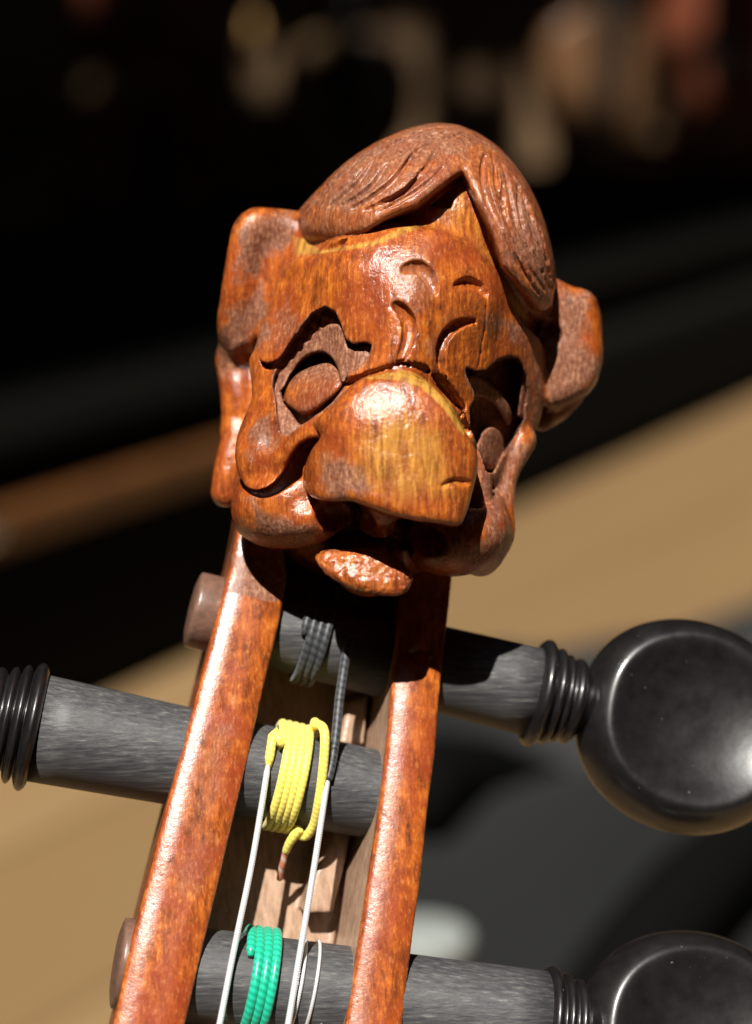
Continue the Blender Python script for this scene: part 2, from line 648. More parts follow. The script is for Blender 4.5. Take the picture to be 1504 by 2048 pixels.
fiddle = empty("fiddle")
fiddle.matrix_world = Matrix.Translation(ORIGIN) @ ROT.to_4x4()
tag(fiddle, "old fiddle whose pegbox ends in a carved wooden head with ebony pegs", "fiddle")

# ------------------------------------------------------------------ the carved head
HEAD, HAIR, EARL, EARR, EYEL, EYER, LIP, NOSE = 0, 1, 2, 3, 4, 5, 6, 7


def build_head():
    S = Solid((-17.5, -11.5, -24), (24.5, 41, 16.5), 0.148)
    roll = -0.25

    def T(*p):
        return [tuple(px(x, y, w)) + (r,) for x, y, w, r in p]

    # masses
    S.ell(px(800, 655, -9), (13.3, 16.0, 13.5), 0, HEAD, roll)
    S.ell(px(812, 600, 1.5), (9.4, 7.6, 7.2), 2.5, HEAD, roll)
    S.ell(px(770, 850, -6), (12.6, 10.5, 10.5), 2.5, HEAD)
    S.ell(px(740, 1010, -8), (11.0, 8.0, 9.5), 2.0, HEAD)
    S.ell(px(690, 1060, -14), (10.0, 8.0, 7.0), 2.0, HEAD)
    S.ell(px(880, 452, -3.5), (8.6, 6.2, 7.4), 1.5, HEAD, roll)
    # the planed front of the face: one smooth skin through measured depths, cut to its outline
    ctl = [(690, 515, 4.6), (780, 480, 6.3), (840, 470, 6.7), (900, 480, 6.2), (960, 530, 4.2), (1000, 570, 2.2), (600, 515, 1.4), (560, 560, -0.6), (545, 620, -0.2), (528, 690, 1.2),
           (820, 560, 9.1), (760, 570, 8.3), (700, 580, 6.9), (640, 590, 5.0), (590, 640, 3.3), (880, 570, 8.3), (930, 600, 6.5), (980, 640, 4.3), (1040, 660, 0.8), (1080, 680, -2.4), (1098, 720, -5.2),
           (800, 640, 9.8), (700, 650, 7.6), (740, 690, 8.8), (850, 680, 9.6), (900, 700, 7.6), (940, 720, 5.9), (990, 705, 3.4), (1060, 735, -1.4), (790, 715, 10.2), (840, 730, 9.8), (720, 745, 9.1), (880, 770, 8.0), (930, 800, 5.2),
           (498, 740, 0.4), (522, 740, 1.7), (503, 800, 1.6), (532, 800, 3.0), (490, 850, 2.2), (476, 900, 3.0), (510, 930, 5.2), (550, 905, 6.4), (600, 870, 8.2), (640, 845, 9.2), (690, 790, 9.8), (545, 958, 5.6), (498, 970, 3.8),
           (620, 770, 6.2), (580, 740, 3.6), (1082, 800, -4.6), (1062, 850, -4.2), (1030, 900, -3.0), (1005, 960, -1.6), (975, 880, 1.6), (990, 800, 2.2), (960, 930, 3.4), (950, 870, 4.4), (800, 850, 10.0)]
    cp = np.array([px(*q) for q in ctl])
    cx2, cw = cp[:, :2], cp[:, 2]

    def tps(r2):
        return np.where(r2 > 1e-9, 0.5 * r2 * np.log(r2 + 1e-12), 0.0)
    n = len(cp)
    K = tps(((cx2[:, None] - cx2[None]) ** 2).sum(-1)) + np.eye(n) * 0.8
    A = np.zeros((n + 3, n + 3))
    A[:n, :n] = K
    A[:n, n:] = np.c_[np.ones(n), cx2]
    A[n:, :n] = A[:n, n:].T
    coef = np.linalg.solve(A, np.r_[cw, 0, 0, 0])

    def W(X, Y):
        shp = np.broadcast(X, Y).shape
        o = coef[n] + coef[n + 1] * X + coef[n + 2] * Y
        o = np.array(np.broadcast_to(o, shp), float)
        for i in range(n):
            o = o + coef[i] * tps((X - cx2[i, 0]) ** 2 + (Y - cx2[i, 1]) ** 2)
        return o.astype(np.float32)
    face = [(592, 508), (650, 504), (705, 498), (750, 486), (780, 470), (840, 460), (897, 468), (940, 490), (971, 520), (990, 545), (1020, 600), (1058, 643), (1097, 678), (1103, 740), (1099, 818), (1080, 860),
            (1050, 893), (1030, 930), (1024, 965), (1010, 985), (985, 960), (965, 930), (900, 900), (760, 900), (650, 880), (612, 884), (588, 906), (570, 936), (546, 966), (522, 978), (501, 977),
            (480, 959), (469, 923), (469, 884), (477, 851), (492, 815), (501, 780), (496, 740), (492, 712), (504, 690), (520, 640), (540, 580), (556, 535)]
    S.prism(catmull(pxl(face, 4), 3, True), W, -8, 0.6, 0.75, HEAD)

    # ears
    S.tube(T((598, 448, -7.0, 1.2), (545, 446, -6.2, 1.4), (504, 455, -5.4, 1.6), (484, 505, -5.0, 1.4), (472, 580, -5.2, 1.4), (464, 645, -6.5, 1.5), (472, 685, -8.5, 1.7)), 0.8, EARL)
    S.prism(pxl([(600, 440), (510, 440), (486, 465), (474, 560), (462, 650), (466, 700), (500, 690), (560, 560), (610, 470)], -6),
            lambda X, Y: -5.3 + 0.16 * (X + 12.5) + 0.0 * Y, -15, 1.6, 1.2, EARL)
    S.tube(T((470, 720, -10, 2.0), (478, 800, -9, 1.8), (472, 860, -9, 1.6)), 1.2, HEAD)
    S.tube(T((470, 870, -8, 1.3), (458, 940, -7.5, 1.5), (452, 985, -7.5, 1.5)), 0.9, HEAD)
    ear = catmull(pxl([(1085, 568), (1150, 572), (1186, 584), (1204, 615), (1210, 680), (1204, 735), (1188, 775), (1160, 796), (1085, 800)], -6), 4, True)
    S.prism(ear, lambda X, Y: -5.0 - 0.10 * (X - 17.0) - 0.02 * (X - 19) ** 2 * 0.6, -15.5, 0.8, 2.2, EARR)
    S.tube(T((1140, 800, -11.5, 1.0), (1115, 822, -11.5, 1.1), (1085, 836, -10, 1.3)), 0.8, EARR)

    # moustache / cheek ribbon, muzzle and jaw
    S.ell(px(585, 1000, 1.4), (6.0, 4.4, 6.0), 0.8, HEAD, 0.35)
    S.ell(px(622, 1036, 3.4), (4.4, 2.5, 4.6), 0.8, HEAD, 0.2)
    S.ell(px(912, 1072, 1.5), (5.0, 3.8, 5.4), 0.8, HEAD, 0.15)
    S.ell(px(972, 1064, -0.5), (2.3, 4.0, 4.6), 0.8, HEAD, -0.1)
    S.tube(T((1042, 880, -4.0, 1.5), (1012, 945, -3.0, 1.3), (1003, 1010, -1.8, 1.2), (998, 1070, -1.0, 1.5), (960, 1115, -1.0, 1.8)), 0.5, HEAD)
    S.tube(T((957, 930, 3.0, 1.3), (961, 990, 2.4, 1.1), (962, 1050, 2.0, 1.3), (975, 1090, 0.8, 1.8)), 0.5, HEAD)

    # the eye sockets, cut in
    soc_l = [(567, 705), (582, 681), (600, 651), (623, 624), (650, 612), (671, 624), (683, 651), (692, 678), (707, 690), (730, 687), (745, 693), (740, 712), (728, 730),
             (710, 740), (697, 745), (692, 772), (683, 787), (668, 806), (641, 826), (606, 848), (576, 872), (561, 869), (552, 824), (549, 794), (543, 768), (546, 747), (556, 725)]
    soc_r = [(927, 738), (948, 745), (971, 742), (995, 720), (1019, 711), (1037, 714), (1047, 729), (1057, 750), (1060, 790), (1056, 832), (1040, 862), (1019, 893), (1010, 910),
             (988, 946), (972, 945), (963, 914), (954, 893), (939, 860), (936, 818), (948, 800), (946, 785), (936, 768), (930, 752)]
    S.prism(pxl(soc_l, 6), 99, lambda X, Y: W(X, Y) - 2.2 - 0.13 * np.clip(X + 6.5, -4, 4) + 0.14 * np.sin(X * 3.1 + Y * 5.0) + 0.09 * np.sin(X * 7.7 - Y * 3.0), 0.08, 0.25, cut=True)
    S.prism(catmull(pxl([(556, 788), (566, 762), (598, 718), (645, 700), (672, 722), (690, 768), (664, 806), (606, 848), (578, 868), (560, 850)], 5), 2, True), 99, lambda X, Y: W(X, Y) - 4.6, 0.08, 0.2, cut=True)
    S.prism(pxl(soc_r, 2), 99, lambda X, Y: W(X, Y) - 4.6, 0.08, 0.25, cut=True)
    # undercut below the hanging tip of the brow
    S.prism(catmull(pxl([(514, 708), (520, 719), (534, 724), (552, 719), (566, 706), (590, 670), (600, 674), (590, 700), (574, 722), (558, 734), (540, 738), (524, 732)], 3), 2, True), 99, lambda X, Y: W(X, Y) - 2.2, 0.08, 0.25, cut=True)
    # upper cavity under each brow, rough floor
    S.prism(pxl([(572, 700), (600, 651), (623, 624), (650, 612), (671, 624), (683, 651), (688, 668), (640, 672), (600, 715)], 6), 99, lambda X, Y: W(X, Y) - 2.0 - 0.13 * np.clip(X + 6.5, -4, 4) + 0.16 * np.sin(X * 3.1 + Y * 5.0) + 0.10 * np.sin(X * 7.7 - Y * 3.0), 0.08, 0.3, cut=True)
    S.prism(pxl([(965, 748), (995, 720), (1019, 711), (1037, 714), (1047, 729), (1050, 790), (1030, 830), (1010, 780)], 1), 99, lambda X, Y: W(X, Y) - 5.5, 0.08, 0.3, cut=True)
    # lids: flat arched bands lying in the sockets
    lid_l = [(546, 752), (575, 722), (600, 696), (622, 674), (645, 654), (662, 646), (680, 651), (690, 670), (697, 698), (722, 696), (742, 692), (738, 716), (716, 738), (698, 744), (690, 766), (681, 762),
             (676, 738), (665, 716), (645, 701), (622, 703), (598, 718), (578, 744), (566, 768), (552, 780)]
    S.prism(catmull(pxl(lid_l, 6), 2, True), lambda X, Y: W(X, Y) - 1.2 + 0.15 * np.sin((X + 0.5 * Y) * 1.5), -6, 0.1, 0.3, HEAD)
    lid_r = [(930, 758), (955, 752), (985, 768), (1010, 790), (1030, 825), (1022, 848), (1003, 820), (985, 802), (962, 794), (944, 792)]
    S.prism(catmull(pxl(lid_r, 2), 2, True), lambda X, Y: W(X, Y) - 1.7, -9, 0.1, 0.3, HEAD)
    # eyes: faceted almonds standing on the socket floor
    eye_l = [(564, 791), (570, 768), (588, 745), (618, 729), (645, 722), (664, 724), (675, 738), (683, 755), (687, 771), (677, 785), (660, 799), (640, 814), (618, 826), (601, 826), (584, 815), (571, 805)]
    ex, ey = px(630, 768, 5)[:2]
    S.prism(catmull(pxl(eye_l, 5), 3, True), lambda X, Y: W(X, Y) - 1.5 - 0.10 * (Y - ey) ** 2 - 0.03 * (X - ex) ** 2 - np.clip(Y - ey - 0.2, 0, 9) * 0.35, -3, 0.1, 0.9, EYEL)
    eye_r = [(950, 905), (957, 880), (970, 860), (988, 852), (1006, 864), (1014, 888), (1006, 915), (990, 936), (975, 938), (960, 922)]
    ex2, ey2 = px(984, 890, 0)[:2]
    S.prism(catmull(pxl(eye_r, 0), 3, True), lambda X, Y: W(X, Y) - 1.6 - 0.06 * (Y - ey2) ** 2 - 0.10 * (X - ex2) ** 2, -8, 0.1, 0.8, EYER)
    # bare slope left of the eye down to the column
    xl = px(546, 800, 3)[0]
    S.prism(pxl([(545, 762), (560, 776), (566, 806), (590, 835), (606, 848), (577, 872), (561, 868), (552, 824)], 4), lambda X, Y: W(X, Y) - 1.0 - 0.60 * (X - xl), -6, 0.1, 0.25, HEAD)
    # dark crescent under the eye
    S.prism(catmull(pxl([(572, 806), (584, 819), (602, 830), (622, 829), (648, 815), (672, 797), (660, 814), (636, 832), (607, 851), (590, 838)], 4), 2, True), 99, lambda X, Y: W(X, Y) - 5.4, 0.06, 0.15, cut=True)
    # thin rim at the outer side of the shaded eye
    S.prism(pxl([(1050, 735), (1060, 752), (1062, 800), (1056, 832), (1040, 830), (1044, 780)], 0), lambda X, Y: W(X, Y) - 1.0, -9, 0.1, 0.3, HEAD)
    # scooped lower end of the column
    S.ell(px(524, 862, 6.4), (1.9, 2.3, 2.0), 0.12, cut=True, roll=0.1)
    # dark slot between moustache and muzzle
    slot = [(474, 950), (486, 968), (503, 978), (522, 979), (546, 967), (570, 937), (588, 907), (612, 884), (630, 880), (626, 894), (611, 914), (605, 938), (604, 954), (580, 972), (556, 988), (530, 996), (505, 992), (482, 975)]
    S.prism(catmull(pxl(slot, 6), 2, True), 99, lambda X, Y: 1.4 + 0.25 * (X + 11), 0.08, 0.2, cut=True)
    # gap beside the nose on the right
    S.tube(T((948, 905, 4.0, 0.8), (950, 960, 4.0, 0.9), (940, 1010, 4.0, 1.1), (915, 1060, 3.2, 1.2)), 0.3, cut=True)

    # the big flat nose
    nose = [(803, 740), (749, 749), (722, 757), (700, 772), (684, 788), (655, 818), (625, 842), (640, 870), (628, 890), (614, 912), (605, 940), (606, 968), (621, 992), (659, 1003),
            (698, 1001), (734, 1014), (779, 1030), (824, 1040), (870, 1046), (917, 1052), (932, 1030), (946, 985), (957, 940), (955, 900), (934, 868), (914, 836), (898, 806), (878, 780), (842, 754)]
    nose = catmull(pxl(nose, 11.5), 3, True)
    cx, cy = px(800, 900, 12)[:2]
    def nose_top(X, Y):
        u, v = X - cx, Y - cy
        return 13.6 - 0.024 * (u + 0.6) ** 2 - 0.0005 * u ** 4 - 0.045 * v - 0.060 * np.clip(v - 1.5, 0, 9) ** 2 - 0.015 * np.clip(-v - 3, 0, 9) ** 2
    S.prism(nose, nose_top, lambda X, Y: 3.0 + 0.10 * (Y - 3), 0.25, 1.1, NOSE)
    # nostril wings below, philtrum, hollow nostrils
    S.tube(T((760, 1015, 7.4, 2.0), (754, 1060, 4.4, 1.6), (752, 1092, 2.6, 1.6)), 0.8, HEAD)
    S.ell(px(690, 1038, 8.2), (2.9, 2.0, 3.2), 0.35, cut=True, roll=-0.35)
    S.ell(px(835, 1075, 7.0), (3.0, 1.7, 3.2), 0.4, cut=True, roll=-0.3)
    # mouth hollow and lower lip
    S.ell(px(735, 1085, 2.2), (4.6, 1.5, 4.2), 0.4, cut=True, roll=-0.08)
    lip = [(631, 1116), (655, 1100), (700, 1097), (745, 1096), (775, 1102), (800, 1125), (822, 1150), (818, 1178), (795, 1190), (750, 1186), (700, 1172), (660, 1150)]
    lx, ly = px(725, 1130, 5)[:2]
    S.prism(catmull(pxl(lip, 5), 3, True), lambda X, Y: 8.0 - 0.045 * (X - lx) ** 2 - 0.35 * (Y - ly) - 0.05 * (Y - ly) ** 2, -2.5, 0.4, 1.0, LIP)
    S.tube(T((735, 1130, 1.0, 3.0), (735, 1110, -4, 4.0)), 0.6, HEAD)

    # forehead: the crease above the nose and the carved half-moons
    S.tube(T((690, 778, 8.2, 0.75), (720, 752, 9.6, 0.4), (765, 736, 10.6, 0.35), (803, 727, 11.0, 0.45), (840, 735, 10.4, 0.5), (880, 766, 9.2, 0.5), (912, 812, 7.2, 0.5), (936, 862, 5.0, 0.6)), 0.1, cut=True)
    S.tube(T((803, 730, 9.0, 0.7), (840, 738, 8.4, 0.8), (880, 770, 7.2, 0.8), (914, 815, 5.0, 0.8)), 0.1, cut=True)
    S.groove([(789, 608), (806, 622), (818, 650), (814, 685), (797, 724)], 0.72, 0.40)
    S.groove([(806, 538), (834, 534), (857, 552), (870, 588)], 0.78, 0.20)
    S.groove([(910, 571), (936, 565), (958, 574), (974, 591)], 0.6, 0.25)
    S.groove([(948, 641), (918, 648), (893, 668), (880, 700), (884, 735), (891, 755)], 0.62, 0.2)
    S.groove([(948, 641), (925, 645), (902, 660)], 0.55, 0.4)
    S.groove([(883, 973), (909, 963), (944, 966)], 0.36, 0.1)
    S.groove([(974, 580), (971, 650), (957, 737)], 0.14, 0.0, ends=0.8)
    # the crease over the nose
    S.groove([(686, 776), (704, 765), (735, 750), (770, 738), (803, 728), (840, 733), (880, 763), (912, 808), (936, 858)], 0.42, 0.45, ends=0.7)
    S.groove([(796, 732), (830, 733), (866, 752), (896, 785), (922, 830)], 0.5, 0.9, ends=0.5)
    # hair: two flaps parted over the brow
    outer = [(583, 421), (615, 392), (669, 347), (729, 305), (789, 272), (855, 245), (894, 240), (926, 243), (962, 258), (997, 289), (1036, 340), (1075, 411), (1099, 489), (1114, 543), (1117, 600),
             (1112, 640), (1000, 640), (700, 520), (590, 500)]
    inner = [(560, 425), (597, 424), (604, 450), (618, 474), (640, 484), (670, 485), (700, 477), (729, 467), (768, 441), (800, 428), (828, 417), (868, 384), (900, 358), (925, 340), (932, 348), (946, 384),
             (960, 414), (974, 440), (990, 476), (999, 507), (1008, 532), (1037, 567), (1067, 604), (1092, 624), (1106, 620), (1112, 600), (1125, 540), (1140, 300), (900, 190), (640, 250)]
    c = px(850, 560, -10)
    r = (14.6, 16.1, 18.6)
    sl = S.box((-18, 12, -24), (25, 41, 1e3))
    X, Y, Z = S.grid(sl)
    q = [(X - c[0]) / r[0], (Y - c[1]) / r[1], (Z - c[2]) / r[2]]
    k0 = np.sqrt(q[0] ** 2 + q[1] ** 2 + q[2] ** 2)
    k1 = np.sqrt((q[0] / r[0]) ** 2 + (q[1] / r[1]) ** 2 + (q[2] / r[2]) ** 2) + 1e-6
    e = k0 * (k0 - 1) / k1
    do = poly_sdf(X[:, :, 0], Y[:, :, 0], catmull(pxl(outer, -8), 3, True))[:, :, None]
    di = poly_sdf(X[:, :, 0], Y[:, :, 0], pxl(inner, 3))[:, :, None]
    e = smax(e, do, 3.0)
    front = np.clip((Z + 9) / 3, 0, 1)            # behind the ears the cap is whole
    e = np.where(front > 0, smax(e, (di - 0.35) * front - (1 - front) * 3, 1.0), e)
    S.add(sl, e.astype(np.float32), 0.0, HAIR)
    # deep slit under the flaps
    S.tube(T((620, 486, 2.6, 0.5), (660, 496, 4.2, 0.7), (705, 489, 4.6, 0.6), (745, 470, 4.8, 0.4)), 0.2, cut=True)
    S.tube(T((1000, 520, 2.5, 0.4), (1025, 565, 1.0, 0.8), (1060, 605, -1.2, 1.0), (1092, 640, -3.5, 1.3), (1098, 670, -5.5, 1.2)), 0.2, cut=True)
    S.prism(pxl([(858, 412), (905, 372), (918, 358), (912, 380), (902, 416)], 4), 99, 2.6, 0.2, 0.3, cut=True)

    # hair strands
    L = [[(873, 296), (848, 345), (808, 383), (765, 408)], [(850, 335), (812, 378), (770, 404), (728, 422)], [(826, 308), (788, 360), (742, 396), (698, 420)],
         [(776, 326), (745, 370), (712, 396), (680, 412)], [(752, 313), (718, 362), (688, 390), (655, 414)], [(738, 322), (695, 366), (645, 405)], [(722, 314), (680, 356), (628, 402)],
         [(706, 326), (664, 362), (612, 408)], [(915, 264), (872, 266), (826, 278), (775, 312)], [(905, 254), (860, 256), (810, 272), (750, 312)], [(880, 280), (835, 300), (800, 345)],
         [(890, 330), (850, 370), (800, 402), (750, 428)], [(690, 342), (650, 372), (602, 414)], [(842, 262), (792, 284), (740, 318)], [(930, 262), (905, 274), (872, 276)]]
    R = [[(971, 308), (966, 340), (970, 380), (984, 418), (1004, 458)], [(1007, 361), (1006, 400), (1014, 440), (1036, 490)], [(1037, 364), (1038, 410), (1046, 455), (1064, 510)],
         [(1058, 405), (1064, 450), (1086, 515)], [(1000, 318), (1012, 350), (1022, 400), (1034, 450), (1056, 500)], [(1075, 440), (1086, 480), (1100, 530)], [(1020, 345), (1050, 400), (1075, 470), (1094, 530)],
         [(985, 300), (990, 340), (992, 380)], [(1020, 500), (1050, 550), (1080, 590)], [(1066, 500), (1086, 545), (1102, 580)], [(1046, 380), (1056, 430), (1074, 500)], [(990, 330), (996, 380), (1006, 430)], [(1012, 470), (1034, 520), (1064, 566)], [(1030, 470), (1056, 530), (1092, 584)], [(1088, 500), (1100, 545), (1108, 580)]]
    for i, g in enumerate(L):
        S.groove(g, 0.36 if i < 5 else 0.23, 0.18 if i < 5 else 0.12, ends=0.25)
    for i, g in enumerate(R):
        S.groove(g, 0.5 if i == 0 else 0.25, 0.3 if i == 0 else 0.14, ends=0.25)

    V, F, Lb = S.mesh()
    V = smooth_verts(V, F, 1, 0.25)
    N = vert_normals(V, F)
    # hand-carved unevenness
    disp = 0.06 * vnoise(V * 0.40 + 11) + 0.03 * vnoise(V * 1.1 + 5) + 0.014 * vnoise(V * 3.2)
    lipm = (Lb == LIP)
    disp += np.where(lipm, 0.10 * vnoise(V * 1.6 + 3) + 0.09 * vnoise(V * 4.0 + 8), 0)
    V = V + N * disp[:, None]

    # wear of its own shape: unvarnished recesses, purplish worn patches, the raw scalp band; the right eye carries painted shade
    s = FPX / (DIST - V[:, 2])
    PX, PY = V[:, 0] * s + 752, 1024 - V[:, 1] * s
    pat = np.zeros(len(V))
    raw = np.zeros(len(V))

    WX = PX + 26 * vnoise(V * 0.42 + 31) + 12 * vnoise(V * 1.3 + 7)
    WY = PY + 26 * vnoise(V * 0.42 + 57) + 12 * vnoise(V * 1.3 + 19)

    def mask(pts, soft=34.0):
        return np.clip(0.5 - poly_sdf(WX, WY, pts) / soft, 0, 1) * (V[:, 2] > -12)

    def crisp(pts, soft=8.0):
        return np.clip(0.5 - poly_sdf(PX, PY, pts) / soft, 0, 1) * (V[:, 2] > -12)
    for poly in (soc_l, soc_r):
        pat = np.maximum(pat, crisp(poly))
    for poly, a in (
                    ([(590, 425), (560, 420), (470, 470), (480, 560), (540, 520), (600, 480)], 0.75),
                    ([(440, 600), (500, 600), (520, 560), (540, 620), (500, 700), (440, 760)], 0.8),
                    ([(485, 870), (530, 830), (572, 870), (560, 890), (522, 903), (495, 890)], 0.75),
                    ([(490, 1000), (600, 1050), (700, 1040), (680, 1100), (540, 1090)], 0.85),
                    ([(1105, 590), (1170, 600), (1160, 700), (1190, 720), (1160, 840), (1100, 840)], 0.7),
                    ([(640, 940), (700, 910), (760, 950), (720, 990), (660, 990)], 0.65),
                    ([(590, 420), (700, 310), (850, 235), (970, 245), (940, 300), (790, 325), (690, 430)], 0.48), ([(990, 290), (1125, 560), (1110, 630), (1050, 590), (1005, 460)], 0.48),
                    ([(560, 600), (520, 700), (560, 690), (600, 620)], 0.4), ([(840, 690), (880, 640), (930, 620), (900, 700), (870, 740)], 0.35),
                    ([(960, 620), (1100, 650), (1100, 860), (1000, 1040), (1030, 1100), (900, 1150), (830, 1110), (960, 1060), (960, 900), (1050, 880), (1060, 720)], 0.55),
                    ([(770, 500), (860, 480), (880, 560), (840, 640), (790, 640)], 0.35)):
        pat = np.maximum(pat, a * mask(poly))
    pat = np.maximum(pat, np.where(Lb == HAIR, 0.30, 0))
    pat = np.maximum(pat, np.where(Lb == LIP, 0.22, 0))
    pat = np.where(Lb == EYER, 0.75, pat)  # right eye toned darker, standing in for the shade on it
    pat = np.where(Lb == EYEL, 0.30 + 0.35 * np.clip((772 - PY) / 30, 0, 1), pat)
    raw = np.maximum(raw, crisp([(780, 462), (840, 440), (880, 410), (920, 352), (945, 390), (975, 450), (1000, 520), (985, 535), (940, 486), (895, 464), (840, 456)]) * 0.34)
    raw = np.maximum(raw, crisp([(585, 470), (620, 480), (640, 500), (750, 480), (830, 440), (840, 458), (750, 492), (650, 508), (590, 512)]) * 0.65)
    raw = np.maximum(raw, crisp([(720, 757), (803, 738), (845, 752), (900, 804), (936, 868), (925, 870), (880, 810), (840, 775), (790, 760)]) * 0.75)
    raw = np.maximum(raw, crisp([(1005, 560), (1020, 580), (1060, 640), (1030, 630)]) * 0.8)
    raw = np.maximum(raw, crisp([(700, 870), (800, 790), (900, 850), (930, 1000), (800, 1020), (700, 960)], 90) * 0.50)

    names = {HEAD: "carved_head", HAIR: "hair", EARL: "ear", EARR: "ear", EYEL: "eye", EYER: "eye", LIP: "lower_lip", NOSE: "nose"}
    mats = {k: (M_HAIR if k == HAIR else M_HEAD) for k in names}
    at = {"patina_shading": pat, "raw": raw}
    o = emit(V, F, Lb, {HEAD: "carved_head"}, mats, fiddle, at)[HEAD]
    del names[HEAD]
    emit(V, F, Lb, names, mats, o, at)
    return o


# ------------------------------------------------------------------ pegbox
def ztop(x, y=0.0):
    return -1.9 - 0.20 * (x + 6.3) - 0.32 * (y + 8.0)


WALL_L, WALL_R, FLOOR = 0, 1, 2


def plane(pts, sh=0.2):
    """photograph pixels -> the plane of the pegbox rim, returned as the outline at depth 0 of the sheared prism"""
    out = []
    for x, y in pts:
        q = pw(x, y, 0.0)
        out.append((q[0] - sh * q[2], q[1]))
    return out



def build_pegbox():
    S = Solid((-29.5, -71, -29), (9.5, 6, 23), 0.2)
    left = [(486, 960), (480, 1020), (458, 1140), (406, 1340), (366, 1490), (331, 1620), (298, 1750), (264, 1880), (228, 2040), (198, 2170), (150, 2360), (122, 2480),
            (262, 2480), (292, 2360), (342, 2170), (371, 2048), (405, 1900), (437, 1770), (467, 1640), (496, 1520), (522, 1400), (546, 1300), (567, 1200), (573, 1150), (566, 1090), (556, 1040), (550, 960)]
    right = [(915, 1020), (908, 1150), (891, 1305), (878, 1430), (872, 1514), (860, 1604), (846, 1740), (828, 1874), (808, 2048), (795, 2170), (774, 2360), (762, 2480),
             (645, 2480), (658, 2360), (680, 2170), (694, 2048), (714, 1924), (738, 1765), (758, 1640), (770, 1538), (779, 1460), (786, 1370), (796, 1260), (806, 1150), (812, 1020)]
    S.rail(catmull(plane(left, 0.09), 2, True), ztop, lambda X, Y: ztop(X, Y) - 17.0, 0.5, WALL_L, 0.09)
    S.rail(catmull(plane(right), 2, True), ztop, lambda X, Y: ztop(X, Y) - 17.0, 0.5, WALL_R, 0.2)
    fl = [(540, 960), (530, 1200), (480, 1500), (430, 1700), (360, 2000), (250, 2480), (700, 2480), (740, 2170), (760, 1800), (800, 1400), (830, 960)]
    S.prism(plane(fl), lambda X, Y: ztop(X, Y) - 12.5, lambda X, Y: ztop(X, Y) - 16.6, 0.6, 0.6, FLOOR, shear=0.2)
    # blocks of bare wood standing on the floor by the right wall, between the peg holes
    S.prism(plane([(700, 1690), (745, 1670), (700, 1860), (640, 1860), (660, 1780)]), lambda X, Y: ztop(X, Y) - 9.0, lambda X, Y: ztop(X, Y) - 14, 0.3, 0.5, FLOOR, shear=0.2)
    S.prism(plane([(730, 1420), (775, 1400), (765, 1510), (712, 1510)]), lambda X, Y: ztop(X, Y) - 9.0, lambda X, Y: ztop(X, Y) - 14, 0.3, 0.5, FLOOR, shear=0.2)
    # dent shaped to mark the edge of the head's cast shadow, nicks along the edges
    q = pw(838, 1312, -1.6)
    S.ell(q, (1.6, 0.9, 2.4), 0.8, cut=True)
    V, F, Lb = S.mesh()
    V = smooth_verts(V, F, 2, 0.4)
    N = vert_normals(V, F)
    V = V + N * (0.05 * vnoise(V * 0.2 + 3) + 0.008 * vnoise(V * 1.0 + 9))[:, None]
    s = FPX / (DIST - V[:, 2])
    PX, PY = V[:, 0] * s + 752, 1024 - V[:, 1] * s

    def mask(pts, soft=14.0):
        return np.clip(0.5 - poly_sdf(PX + 14 * vnoise(V * 0.5), PY + 30 * vnoise(V * 0.5 + 9), pts) / soft, 0, 1)
    pat = np.zeros(len(V))
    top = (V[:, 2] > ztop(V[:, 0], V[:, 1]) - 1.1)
    pat = np.maximum(pat, 0.9 * mask([(470, 1090), (580, 1090), (590, 1190), (460, 1200)]) * top)
    for pts in ([(370, 1480), (470, 1450), (420, 1800), (340, 1800)], [(790, 1330), (835, 1330), (790, 1750), (745, 2040), (700, 2040), (745, 1750)]):  # purplish sheen along the rails, painted into the colour
        pat = np.maximum(pat, 0.30 * mask(pts, 40))
    inner = (~top) & (((Lb == WALL_R) & (N[:, 0] < -0.3)) | ((Lb == WALL_L) & (N[:, 0] > 0.3)))
    bare = np.where(inner | (Lb == FLOOR), 1.0, 0.0)
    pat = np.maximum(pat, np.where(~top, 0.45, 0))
    box = emit(V, F, Lb, {FLOOR: "pegbox_floor"}, {FLOOR: M_BOX}, fiddle, {"patina_shading": pat, "raw": 0 * pat, "bare": bare})[FLOOR]
    emit(V, F, Lb, {WALL_L: "pegbox_cheek", WALL_R: "pegbox_cheek"}, {WALL_L: M_BOX, WALL_R: M_BOX}, fiddle, {"patina_shading": pat, "raw": 0 * pat, "bare": bare})


# ------------------------------------------------------------------ pegs
def frame(a, ref=Vector((0, 0, 1))):
    a = Vector(a).normalized()
    n = (ref - a * ref.dot(a)).normalized()
    return a, n, a.cross(n)


def lathe(name, mat, o, axis, prof, parent, seg=48, ref=Vector((0, 0, 1))):
    """prof: list of (t, r) mm along axis from o"""
    a, n, m = frame(axis, ref)
    V, F = [], []
    for t, r in prof:
        for j in range(seg):
            th = 2 * math.pi * j / seg
            V.append((Vector(o) + a * t + (n * math.cos(th) + m * math.sin(th)) * r) * 0.001)
    for i in range(len(prof) - 1):
        for j in range(seg):
            k = (j + 1) % seg
            F.append((i * seg + j, i * seg + k, (i + 1) * seg + k, (i + 1) * seg + j))
    F.append(tuple(range(seg))[::-1])
    F.append(tuple((len(prof) - 1) * seg + j for j in range(seg)))
    ob = mesh_obj(name, V, F, mat, parent)
    return ob


def bead(t, w, r0, r1, n=9):
    return [(t + w * i / (n - 1), r0 + (r1 - r0) * math.sin(math.pi * i / (n - 1)) ** 0.7) for i in range(n)]


